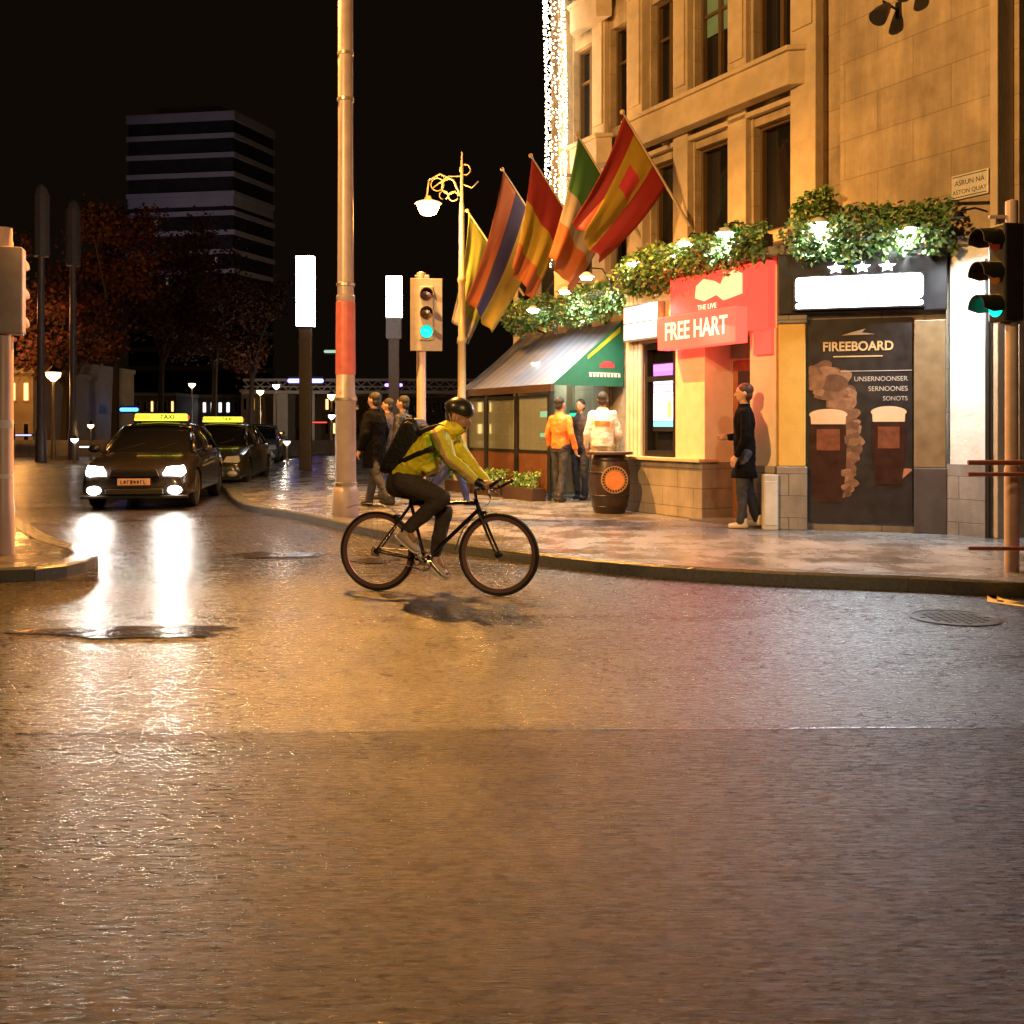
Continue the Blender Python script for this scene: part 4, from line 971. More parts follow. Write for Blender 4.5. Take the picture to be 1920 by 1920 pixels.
# left edge pole with signal turned away
c = PG(6, 1040); t = thing("traffic_light", "pinkish traffic light pole on the island, its head turned away", "traffic light", c, 0, None)
mb = MB(); mb.lathe([(.105, 0), (.105, .5), (.095, .53), (.092, 3.1), (.085, 3.12), (.085, 3.24), (0, 3.25)], n=24); mb.build("pole", mat("pink_pole_light", (.55, .40, .36), .4, var=.12, scale=4), t, smooth='auto')
signal_head(t, (c.x+.075, c.y+.06, P(0, 628, c.y).z), R(196), 5, None, m_pinkpole)
mb = MB(); mb.box((c.x-.02, c.y-.02, 2.5), (c.x+.14, c.y+.02, 2.56)); mb.box((c.x-.02, c.y-.02, 3.0), (c.x+.14, c.y+.02, 3.06)); mb.build("brackets", m_pinkpole, t, world=True)
mb = MB(); mb.lathe([(.0935, 1.25), (.095, 1.26), (.095, 1.33), (.0935, 1.34)], n=24); mb.lathe([(.0935, .75), (.095, .76), (.095, .80), (.0935, .81)], n=24); mb.build("reflective_bands", m_flw, t, smooth='auto')

# guard rail
m_rust = mat("red_brown_rail_paint", (.22, .07, .04), .4, var=.25)
x0 = P(1815, 0, 8.75).x; t = thing("guard_rail", "red-brown pedestrian guard rail beside the right-hand traffic light", "railing", (x0, 8.75, .12))
mb = MB(); 
for z in (.96, .86, .22): mb.cyl((0, 0, z), (3.2, -.25, z), .018 if z < .9 else .022)
mb.build("rails", m_rust, t, smooth='auto')
for k, x_ in enumerate((.5, 1.9, 3.1)):
    mb = MB(); mb.cyl((x_, -.25*x_/3.2, 0), (x_, -.25*x_/3.2, .98), .026); mb.build("post", m_rust, t, smooth='auto')

# LED advertising columns
def led_column(u, y, v0, label, segs, halfw=.26):
    c = Vector((P(u, 0, y).x, y, .12)); t = thing("light_column", label, "light column", c, 0, "glowing light columns on slim posts")
    zt = 6.32; sh = .70
    mb = MB(); mb.box((-halfw*.7, -.08, 0), (halfw*.7, .08, zt-3*sh)); mb.build("shaft", mat("dark_column_paint", (.16, .14, .14), .4, .2), t, bevel=.02)
    for k in range(3):
        z1 = zt - k*sh
        mb = MB(); mb.box((-halfw, -.14, z1-sh+.02), (halfw, .14, z1-.01)); mb.build("lit_section", m_signw if k < segs else m_board, t, bevel=.01)
    mb = MB(); mb.box((-halfw*.9, -.12, zt-3*sh), (halfw*.9, .12, zt-.02)); mb.build("core", m_metal, t)
led_column(573, 30, 480, "glowing white column of three sections left of the main pole", 3)
led_column(739, 34, 520, "glowing white column of two sections left of the green signal", 2)
# slim posts far left
for u, v, y in ((77, 348, 40), (137, 378, 44)):
    c = Vector((P(u, 0, y).x, y, 0)); zt = P(0, v, y).z
    t = thing("tall_post", "tall faint post nearer the left edge" if u < 100 else "second tall faint post, left of the tower block", "post", c, 0, "tall posts at far left")
    mb = MB(); mb.lathe([(.22, 0), (.20, 1.2), (.15, 1.3), (.12, zt-.2), (.14, zt-.15), (.13, zt)], n=16); mb.build("shaft", m_pole, t, smooth='auto')
    mb = MB(); mb.lathe([(.30, zt-2.8), (.32, zt-2.7), (.32, zt-.4), (.22, zt-.1), (.05, zt+.05)], n=10); mb.build("banner_housing", mat("grey_banner", (.30, .27, .27), .6), t)

# ================================================================== FAR BACKGROUND
m_span = mat("tower_spandrel", (.50, .46, .52), .6, var=.12, scale=.3); m_tglass = mat("tower_glass", (.04, .034, .04), .25, var=.5, scale=.4)
TW = thing("tower_block", "dark tower block with pale horizontal bands behind the trees", "building", P(437, 800, 150) - Vector((0, 0, .2)), 0)
Lf = Vector((-1, .15, 0)).normalized()*16.6; Rt = Vector((.353, 1, 0)).normalized()*10.6
def tprism(mb, z0, z1, e=0.0):
    a = Vector((0, 0, 0)); b = Rt; c_ = Rt+Lf; d2 = Lf; ce = (a+c_)/2
    q = [p + (p-ce).normalized()*e for p in (a, b, c_, d2)]; mb.prism([(p.x, p.y) for p in q], z0, z1)
mb = MB(); tprism(mb, 0, 45.5); mb.build("glazing", m_tglass, TW)
for k in range(14):
    z = 46.6 - k*2.87; mb = MB(); tprism(mb, z-(.95 if k == 0 else .72), z + (.35 if k == 0 else 0), .35)
    if k == 4: tprism(mb, z-2.2, z-.75, .1)
    mb.build("floor_band", m_span, TW)
m_room = glow("dim_room_light", (1.0, .75, .45), .07)
for f_, z_ in ((.72, 29.9), (.15, 24.1), (.55, 21.3), (.60, 21.3)):
    a_ = Lf*f_; dl = Lf.normalized(); out = Vector((dl.y, -dl.x, 0)); out = out if out.y < 0 else -out
    q = a_ + out*.05; mb = MB(); mb.slab([(q.x, q.y, z_), (q.x + dl.x*.6, q.y + dl.y*.6, z_), (q.x + dl.x*.6, q.y + dl.y*.6, z_+1.2), (q.x, q.y, z_+1.2)], out*.05); mb.build("lit_window", m_room, TW)
mb = MB(); tprism(mb, 46.9, 48.6, -4); mb.build("roof_plant", m_span, TW)
lamp_light("tower_flood", 'SPOT', (-60, 95, 4), 9500, (.86, .74, 1.0), 2, aim=(-46, 152, 36), spot=34, blend=.9)  # added spots without fixtures, standing in for city light on the tower
lamp_light("tower_flood", 'SPOT', (-22, 120, 4), 4500, (1.0, .72, .4), 2, aim=(-39, 155, 34), spot=50, blend=.9)

def tree(u, y, vt, cr, label, seed, col, n=2600):
    rnd = random.Random(seed); base = Vector((P(u, 0, y).x, y, 0)); top = P(0, vt, y).z
    t = thing("street_tree", label, "tree", base, 0, "dark autumn trees before the tower")
    mb = MB(); tr = top*.45
    mb.limb([(Vector((0, 0, 0)), .24), (Vector((.05, 0, tr*.5)), .19), (Vector((.1, .05, tr)), .15)], 8)
    cl = []
    for k in range(9):
        a = rnd.uniform(0, 6.28); e = Vector((math.cos(a)*cr*rnd.uniform(.4, .85), math.sin(a)*cr*rnd.uniform(.4, .85), top*rnd.uniform(.55, .95)))
        m_ = Vector((e.x*.4, e.y*.4, tr + (e.z-tr)*.45)); mb.limb([(Vector((.1, .05, tr*rnd.uniform(.8, 1))), .10), (m_, .07), (e, .025)], 6); cl.append(e)
        for _ in range(3):
            f = e + Vector((rnd.gauss(0, cr*.25), rnd.gauss(0, cr*.25), rnd.gauss(0, top*.06))); mb.limb([(m_.lerp(e, .6), .03), (f, .012)], 5); cl.append(f)
    mb.build("trunk", mat("bark", (.07, .05, .035), .9, bump=.4, bscale=12), t)
    mb = MB()
    for _ in range(int(n*2.2)):
        c_ = rnd.choice(cl); p = c_ + Vector((rnd.gauss(0, cr*.17), rnd.gauss(0, cr*.17), rnd.gauss(0, cr*.13)))
        s_ = rnd.uniform(.12, .30); a = Vector((rnd.uniform(-1, 1), rnd.uniform(-1, 1), rnd.uniform(-1, 1))).normalized(); b = a.orthogonal().normalized()
        mb.mat(rnd.randint(0, 1)); mb.add([p, p+a*s_*.5+b*s_*.4, p+a*s_, p+a*s_*.5-b*s_*.4], [(0, 1, 2, 3)])
    mb.build("crown", [col, mat("autumn_leaf_brown", (.13, .06, .03), .7, var=.4, scale=2)], t)
m_aut = mat("autumn_leaf_red", (.17, .055, .025), .7, var=.4, scale=2)
tree(215, 55, 395, 3.0, "russet tree, tallest, left of the tower block", 1, m_aut, 3400)
tree(300, 60, 440, 3.2, "russet tree in front of the tower's left side", 2, m_aut, 3200)
tree(400, 64, 480, 3.0, "brown tree in front of the tower's middle", 3, m_aut)
tree(470, 70, 530, 2.6, "brown tree in front of the tower's right edge", 4, m_aut)
tree(120, 52, 560, 2.4, "low dark tree behind the second tall post", 5, m_aut, 1800)
lamp_light("tree_street_lamp", 'POINT', (-24, 47, 7), 600, (1.0, .36, .12), .4)

# far buildings along the quay
m_far = mat("far_ochre_wall", (.45, .34, .20), .7, var=.25, scale=.8); m_far2 = mat("far_grey_wall", (.20, .17, .16), .7, var=.25, scale=.8)
m_warmwin = glow("warm_window_glow", (1.0, .60, .22), 2.2); m_coolwin = glow("cool_window_glow", (.80, .90, 1.0), 2.4); m_amber = glow("amber_front_glow", (1.0, .50, .05), .9)
def far_building(u0, u1, v0, y, label, wm, lit, rows=2, cols=6, dep=8, m=m_far2, seed=0):
    rnd = random.Random(seed); a = P(u0, v0, y); b = P(u1, v0, y); wd = b.x-a.x; ht = a.z
    t = thing("quay_building", label, "building", (a.x, y, 0), 0)
    mb = MB(); mb.box((0, 0, 0), (wd, dep, ht)); mb.build("wall", m, t)
    mb = MB(); mb.box((-.1, -.15, ht), (wd+.1, dep, ht+.25)); mb.build("parapet", m_trim, t)
    for r in range(rows):
        for k in range(cols):
            w_ = wd/cols; x_ = w_*k + w_*.22; zr = ht/rows*r; z_ = zr + ht/rows*.3
            mb = MB(); mb.box((x_, -.04, z_), (x_+w_*.56, .02, z_+ht/rows*.5)); fr = mb.build("window", m_trim, t)
            mb = MB(); mb.box((x_+.08, -.07, z_+.08), (x_+w_*.56-.08, -.045, z_+ht/rows*.5-.08)); mb.build("pane", wm if rnd.random() < lit else m_glass, fr)
    return t
far_building(-60, 62, 700, 50, "ochre lit building at the far left edge", m_warmwin, .2, 2, 5, m=m_far, seed=1)
far_building(64, 150, 688, 56, "ochre arcade building below the second tall post", m_warmwin, .35, 2, 5, m=m_far, seed=2)
far_building(152, 330, 742, 84, "low dark quay building behind the taxis", m_warmwin, .5, 2, 14, m=m_far2, seed=3)
far_building(332, 450, 745, 90, "low dark quay building right of the taxis", m_coolwin, .4, 2, 8, m=m_far2, seed=4)
far_building(452, 498, 736, 80, "small amber lit kiosk building with glowing windows", m_amber, .9, 2, 3, m=m_far, seed=5)
far_building(592, 720, 738, 95, "long quay building behind the main pole", m_warmwin, .5, 2, 9, m=m_far, seed=6)
far_building(720, 960, 745, 100, "far quay building behind the terrace and cyclist", m_warmwin, .2, 2, 14, m=m_far2, seed=7)
lamp_light("quay_street_lamp", 'POINT', (-22.5, 46, 3.6), 300, SODIUM, .3)
lamp_light("quay_street_lamp", 'POINT', (-15, 75, 4), 250, SODIUM, .3)
# railway bridge over the quay
RB = thing("railway_bridge", "pale railway bridge girder crossing behind the main pole", "bridge", (P(455, 0, 72).x, 72, 0))
m_bridge = mat("bridge_cream_paint", (.42, .38, .32), .5, var=.2, scale=1)
x1 = P(1010, 0, 72).x - P(455, 0, 72).x
z0, z1 = P(0, 738, 72).z, P(0, 712, 72).z
mb = MB(); mb.box((0, 0, z0), (x1, 6, z0+.22)); mb.box((0, 0, z1-.1), (x1, .3, z1+.08)); mb.box((0, .1, z0+.45), (x1, .2, z0+.55)); mb.build("girder", m_bridge, RB)
mb = MB(); k = 0; x_ = 0
while x_ < x1: mb.cyl((x_, .15, z0+.2), (x_+.8, .15, z1-.05), .04, n=6); mb.cyl((x_+.8, .15, z0+.2), (x_, .15, z1-.05), .04, n=6); x_ += .8
mb.build("lattice", m_bridge, RB)
for u0, u1 in ((510, 537), (563, 588), (700, 715), (860, 880)):
    a = P(u0, 0, 72).x - P(455, 0, 72).x; b = P(u1, 0, 72).x - P(455, 0, 72).x
    mb = MB(); mb.box((a, .4, 0), (b, 3, z0-.01)); mb.build("pier", m_bridge, RB)
lamp_light("bridge_wash", 'POINT', (-15, 66, 2.4), 260, (1.0, .8, .6), .3)
def neon(u0, u1, v, y, col, s, label, h=.16):
    t = thing("neon_strip", label, "light", (P(u0, 0, y).x, y, P(0, v, y).z), 0)
    L_ = P(u1, 0, y).x - P(u0, 0, y).x
    mb = MB(); mb.cap((0, 0, 0), (L_, 0, 0), h*.5, n=10); mb.build("tube", glow("neon_%d_%d" % (u0, v), col, s), t, smooth=True)
    mb = MB(); mb.box((-.1, .06, -h), (L_+.1, .16, h)); mb.build("backing", m_dark, t)
neon(543, 603, 714, 71.6, (.22, .22, 1.0), 5, "violet-blue neon strip on the bridge left of the main pole", .30)
neon(724, 752, 722, 71.6, (.40, .22, 1.0), 4, "violet neon strip on the bridge right of the main pole", .22)
neon(228, 256, 768, 60, (.05, .22, 1.0), 6, "short blue neon light above the front taxi", .22)
neon(610, 640, 659, 70, (.45, .7, .5), .9, "faint green light high beside the main pole", .2)
neon(150, 178, 838, 47.5, (.75, .85, 1.0), 2.5, "cool white strip of light low at far left", .07)
neon(30, 58, 816, 47.5, (.45, .5, 1.0), 1.6, "thin bluish strip of light beside the left pole", .07)
neon(500, 528, 812, 47, (1.0, .55, .15), 2.2, "thin amber strip of light under the bridge", .07)
neon(408, 432, 674, 80, (.45, .55, .5), .8, "faint pale light among the dark trees", .1)
# distant street lanterns
def lantern(u, v, y, label, m, col=SODIUM, pw=60, s=1.0):
    q = P(u, v, y); t = thing("distant_lantern", label, "street lamp", (q.x, y, 0), 0, "distant street lanterns")
    mb = MB(); mb.lathe([(.10*s, 0), (.08*s, 1), (.05*s, 1.1), (.04*s, q.z-.3*s)], n=10); mb.build("post", m_ochre, t, smooth='auto')
    mb = MB(); mb.lathe([(.06*s, q.z-.3*s), (.24*s, q.z-.12*s), (.26*s, q.z+.02*s), (.1*s, q.z+.12*s)], n=14); mb.build("lamp_glass", m, t, smooth='auto')
    mb = MB(); mb.lathe([(.28*s, q.z+.03*s), (.26*s, q.z+.08*s), (.05*s, q.z+.26*s), (.01, q.z+.36*s)], n=14); mb.build("hood", m_blackmetal, t, smooth='auto')
m_lampw2 = glow("far_lamp_white", (1.0, .93, .85), 12); m_lamps2 = glow("far_lamp_amber", (1.0, .58, .20), 14)
for a in ((100, 700, 45, "distant amber lantern at far left before the ochre building", m_lamps2, SODIUM, 0, 1.2), (360, 720, 62, "distant amber lantern above the taxi roofs", m_lamps2, SODIUM, 0, .8), (488, 733, 66, "distant amber lantern over the amber kiosk", m_lamps2, SODIUM, 0, .9), (518, 722, 60, "distant white lantern left of the violet neon", m_lampw2, SODIUM, 0, .8),
          (622, 741, 62, "distant amber lantern left of the main pole", m_lamps2, SODIUM, 0, 1.0), (622, 779, 55, "low white lantern left of the main pole", m_lampw2, SODIUM, 0, .7), (538, 828, 34, "low white bollard lamp on the left pavement", m_lampw2, SODIUM, 0, .4),
          (140, 823, 38, "low white lamp at far left beside the taxis", m_lampw2, SODIUM, 0, .5), (170, 797, 44, "small amber lamp left of the front taxi roof", m_lamps2, SODIUM, 0, .5)):
    lantern(*a)
# quay wall and railings across the back
QW = MB(); QW.box((-60, 48, 0), (-6.5, 48.4, .75)); o = QW.build("quay_wall", m_plinth); tag(o, "low stone quay wall running across behind the cars", "wall")
# parked row of dark shapes: a hedge of bicycles is unreadable; low red light
neon(575, 612, 792, 47, (1.0, .08, .06), 1.6, "thin red light left of the main pole", .06)

# ================================================================== CARS (local: nose towards -y, origin under the front bumper centre)
def car(name, label, cat, loc, rot, paint, group, taxi=True, lights=True, plate=""):
    t = thing(name, label, cat, loc, rot, group)
    Lc, hw = 4.6, .88
    # stations along y: (y, half width at sill, half width at belt, sill z, belt z)
    st = [(0.00, .70, .66, .26, .52), (.05, .80, .76, .22, .60), (.18, .86, .82, .19, .70), (.5, .89, .86, .18, .80), (1.0, .90, .875, .18, .90), (1.35, .90, .88, .18, .945), (2.4, .90, .885, .18, .97), (3.4, .90, .88, .18, .98), (3.9, .89, .86, .19, .98), (4.35, .86, .80, .24, .94), (4.55, .80, .72, .32, .84), (4.6, .74, .66, .40, .70)]
    prof = []
    mb = MB(); n = 0
    for y, a, b, z0, z1 in st:
        r = [(-a*.86, z0), (-a, z0+.10), (-a-.005, (z0+z1)/2), (-b-.012, z1-.12), (-b+.03, z1-.03), (-b+.14, z1+.015), (-b*.45, z1+.035), (0, z1+.042), (b*.45, z1+.035), (b-.14, z1+.015), (b-.03, z1-.03), (b+.012, z1-.12), (a+.005, (z0+z1)/2), (a, z0+.10), (a*.86, z0)]
        n = len(r); mb.v += [Vector((x, y, z)) for x, z in r]
    for i in range(len(st)-1):
        for k in range(n-1): mb.f.append([i*n+k, (i+1)*n+k, (i+1)*n+k+1, i*n+k+1]); mb.m.append(0)
        mb.f.append([i*n+n-1, (i+1)*n+n-1, (i+1)*n, i*n]); mb.m.append(0)
    mb.f.append(list(range(n))); mb.m.append(0); mb.f.append([(len(st)-1)*n+k for k in range(n)][::-1]); mb.m.append(0)
    body = mb.build("body", paint, t, smooth='auto')
    cut = MB()
    for wy in (.85, 3.62):
        for sx in (-1, 1): cut.lathe([(.36, sx*.62), (.36, sx*1.0)], (0, wy, .33), 28, 'x')
    co = cut.build("wheel_arch_cutter", paint, t); 
    bl = body.modifiers.new("b", 'BOOLEAN'); bl.object = co; bl.operation = 'DIFFERENCE'; bl.solver = 'EXACT'
    bpy.context.view_layer.update(); dg = bpy.context.evaluated_depsgraph_get(); me = bpy.data.meshes.new_from_object(body.evaluated_get(dg)); body.modifiers.clear(); body.data = me; bpy.data.objects.remove(co)
    # greenhouse
    gst = [(1.12, .76, .70, .93, .95), (1.45, .78, .66, .94, 1.14), (1.95, .79, .60, .95, 1.40), (2.5, .79, .59, .95, 1.45), (3.1, .79, .58, .95, 1.42), (3.6, .77, .58, .95, 1.25), (4.05, .74, .62, .95, 1.0)]
    mb = MB(); mb.v = []; 
    for y, a, b, z0, z1 in gst:
        r = [(-a, z0), (-(a*.45+b*.55), z0*.4+z1*.6), (-b, z1-.03), (-b*.6, z1), (0, z1+.015), (b*.6, z1), (b, z1-.03), (a*.45+b*.55, z0*.4+z1*.6), (a, z0)]
        n = len(r); mb.v += [Vector((x, y, z)) for x, z in r]
    for i in range(len(gst)-1):
        for k in range(n-1): mb.f.append([i*n+k, (i+1)*n+k, (i+1)*n+k+1, i*n+k+1]); mb.m.append(0)
    mb.f.append(list(range(n))); mb.m.append(0); mb.f.append([(len(gst)-1)*n+k for k in range(n)][::-1]); mb.m.append(0)
    mb.build("glazing", mat("car_glass", (.010, .010, .012), .05, var=.1, coat=.5), t, smooth='auto')
    mb = MB()                                   # roof skin and pillars
    mb.v = []
    for y, b, z in ((1.90, .60, 1.395), (2.5, .60, 1.462), (3.1, .59, 1.435), (3.45, .585, 1.32)):
        mb.v += [Vector((-b-.012, y, z-.045)), Vector((-b*.6, y, z)), Vector((0, y, z+.016)), Vector((b*.6, y, z)), Vector((b+.012, y, z-.045))]
    mb.f = [[i*5+k, i*5+k+1, (i+1)*5+k+1, (i+1)*5+k] for i in range(3) for k in range(4)]; mb.m = [0]*len(mb.f)
    rf = mb.build("roof", paint, t, smooth=True); sd = rf.modifiers.new("s", 'SOLIDIFY'); sd.thickness = .02; sd.offset = 1
    for sx in (-1, 1):
        for pts_, r_ in (([(sx*.765, 1.14, .94), (sx*.70, 1.5, 1.17), (sx*.615, 1.95, 1.385)], .028), ([(sx*.80, 2.55, .95), (sx*.70, 2.57, 1.2), (sx*.61, 2.6, 1.42)], .03), ([(sx*.78, 3.95, .96), (sx*.68, 3.65, 1.2), (sx*.60, 3.2, 1.40)], .04)):
            mb = MB(); mb.tube(pts_, r_, 6); mb.build("roof_pillar", paint, t, smooth=True)
    for wy in (.85, 3.62):
        for sx in (-1, 1):
            mb = MB(); mb.lathe([(.20, -.10), (.30, -.10), (.325, -.08), (.325, .08), (.30, .10), (.20, .10)], (sx*.78, wy, .325), 28, 'x'); wh = mb.build("wheel", m_rubber, t, smooth='auto')
            mb = MB(); mb.lathe([(0, sx*.10), (.07, sx*.10), (.19, sx*.075), (.21, sx*.102), (.21, sx*.06), (0, sx*.05)], (sx*.78, wy, .325), 20, 'x'); mb.build("rim", m_metal, wh, smooth='auto')
    ml = glow("headlight_glow", (1.0, .93, .80), 45) if lights else mat("headlight_off", (.6, .6, .6), .1)
    mf = glow("foglight_glow", (1.0, .93, .80), 42) if lights else mat("headlight_off", (.6, .6, .6), .1)
    for sx in (-1, 1):
        mb = MB(); mb.slab([(sx*.45, -.02, .60), (sx*.52, -.0, .72), (sx*.76, .10, .74), (sx*.80, .12, .62), (sx*.76, .03, .575)], (0, .09, 0)); mb.build("headlight", ml, t)
        mb = MB(); mb.ell((sx*.64, .01, .335), .115, .06, .072); mb.build("fog_lamp", mf, t, smooth=True)
        mb = MB(); mb.ell((sx*.97, 1.35, 1.0), .10, .06, .07); mb.cyl((sx*.80, 1.35, .96), (sx*.93, 1.36, .98), .02); mb.build("wing_mirror", paint, t, smooth=True)
        mb = MB(); mb.box((sx*.905, 2.05, .80), (sx*.915, 2.18, .825)); mb.box((sx*.905, 3.05, .80), (sx*.915, 3.18, .825)); mb.build("door_handle", m_chrome, t)
    mb = MB(); mb.slab([(-.40, -.03, .56), (.40, -.03, .56), (.34, -.02, .68), (-.34, -.02, .68)], (0, .08, 0)); mb.build("grille", m_dark, t)
    mb = MB(); 
    for k in range(3): mb.box((-.37+.01*k, -.04, .585+.032*k), (.37-.01*k, -.03, .592+.032*k))
    mb.build("grille_bars", m_chrome, t)
    mb = MB(); mb.box((-.46, -.045, .27), (.46, .04, .36)); mb.box((-.85, -.02, .20), (.85, .1, .25)); mb.build("lower_intake", m_rubber, t, bevel=.01)
    mb = MB(); mb.box((-.26, -.055, .42), (.26, -.045, .53)); pl = mb.build("number_plate", mat("plate_pinkish", (.55, .38, .34), .4), t, bevel=.004)
    mb = MB()
    rnd = random.Random(len(label))
    for k in range(8): mb.box((-.21+.052*k, -.0575, .445), (-.21+.052*k+.012, -.055, .505)); mb.box((-.21+.052*k+.012, -.0575, .445 if rnd.random() < .5 else .495), (-.21+.052*k+.034, -.055, .455 if rnd.random() < .5 else .505))
    mb.build("plate_characters", m_dark, pl)
    if taxi:
        mb = MB(); mb.slab([(-.48, 2.22, 1.50), (.48, 2.22, 1.50), (.46, 2.24, 1.635), (-.46, 2.24, 1.635)], (0, .14, 0)); sg = mb.build("roof_sign", [glow("taxi_sign_glow", (.80, .85, .06), 1.5)], t, bevel=.015)
        mb = MB(); mb.box((-.46, 2.205, 1.53), (-.18, 2.222, 1.61)); mb.build("amber_end", glow("taxi_sign_amber", (1.0, .55, .05), 1.3), sg)
        mb = MB(); mb.box((.482, 2.24, 1.53), (.50, 2.34, 1.60)); mb.build("red_end", glow("taxi_sign_red", (1.0, .06, .05), 1.2), sg)
        text("TAXI", .115, frame((.12, 2.205, 1.57), (1, 0, 0), (0, 0, 1)), m_dark, sg, extrude=.002, bold=.002)
        mb = MB(); mb.box((-.4, 2.25, 1.46), (-.34, 2.33, 1.505)); mb.box((.34, 2.25, 1.46), (.4, 2.33, 1.505)); mb.build("sign_feet", m_dark, t)
    mb = MB(); mb.tube([(-.55, 1.15, .965), (-.1, 1.35, 1.10)], .008, 5); mb.tube([(.05, 1.15, .965), (.45, 1.35, 1.10)], .008, 5); mb.build("wipers", m_dark, t)
    return t
paint1 = mat("dark_taxi_paint", (.022, .018, .017), .22, .2, var=.15, coat=.8); paint2 = mat("olive_taxi_paint", (.05, .045, .02), .25, .3, var=.15, coat=.8)
paint3 = mat("silver_car_paint", (.22, .22, .23), .25, .5, var=.1, coat=.6)
cx = P(252, 0, 16.8).x
T1 = car("taxi", "front dark taxi with four blazing headlights and yellow roof sign", "taxi", (cx, 16.8, 0), R(8.5), paint1, "taxis queueing at the junction")
T2 = car("taxi", "second taxi close behind the front one, olive bodied", "taxi", (-6.9, 22.6, 0), R(5), paint2, "taxis queueing at the junction", lights=False)
T3 = car("parked_car", "distant silver car right of the taxis", "car", (-9.2, 36, 0), R(10), paint3, None, taxi=False, lights=False)
for sx in (-.62, .62):
    M = MW[T1.name]; p = M @ Vector((sx, -.12, .66)); q = M @ Vector((sx*.6, -14, -.4))
    lamp_light("headlight_beam", 'SPOT', p, 130, (1.0, .93, .82), .06, aim=q, spot=70, blend=.9, parent=T1)

# ================================================================== PEOPLE
def hand(mb, w_, fwd, side, r=.0095, curl=.5, s=1.0):
    """palm and five bent fingers growing from the wrist point w_ along fwd; side = thumb side"""
    fwd = fwd.normalized(); side = (side - fwd*side.dot(fwd)).normalized(); dn = fwd.cross(side).normalized()
    pc = w_ + fwd*.045*s
    mb.limb([(w_, .026*s), (pc, .030*s), (w_ + fwd*.085*s, .026*s)], 10)
    mb.limb([(w_ + fwd*.04*s + side*.018, .022*s), (w_+fwd*.08*s + side*.022, .018*s)], 8); mb.limb([(w_ + fwd*.04*s - side*.018, .020*s), (w_+fwd*.075*s - side*.024, .016*s)], 8)
    for k, ln in enumerate((.070, .080, .075, .058)):
        o_ = side*(.030 - .020*k)*s; a = w_ + fwd*.088*s + o_; b = a + (fwd*(1-curl*.5) + dn*curl).normalized()*ln*.5*s; c_ = b + (fwd*(1-curl*1.5) + dn*curl*1.4).normalized()*ln*.5*s
        mb.limb([(a, r*s), (b, r*.95*s), (c_, r*.8*s)], 8)
    a = w_ + fwd*.03*s + side*.028*s; b = a + (side*.7 + fwd*.7 + dn*.3*curl).normalized()*.035*s; c_ = b + (fwd + dn*.5*curl).normalized()*.03*s
    mb.limb([(a, r*1.2*s), (b, r*1.1*s), (c_, r*.9*s)], 8)

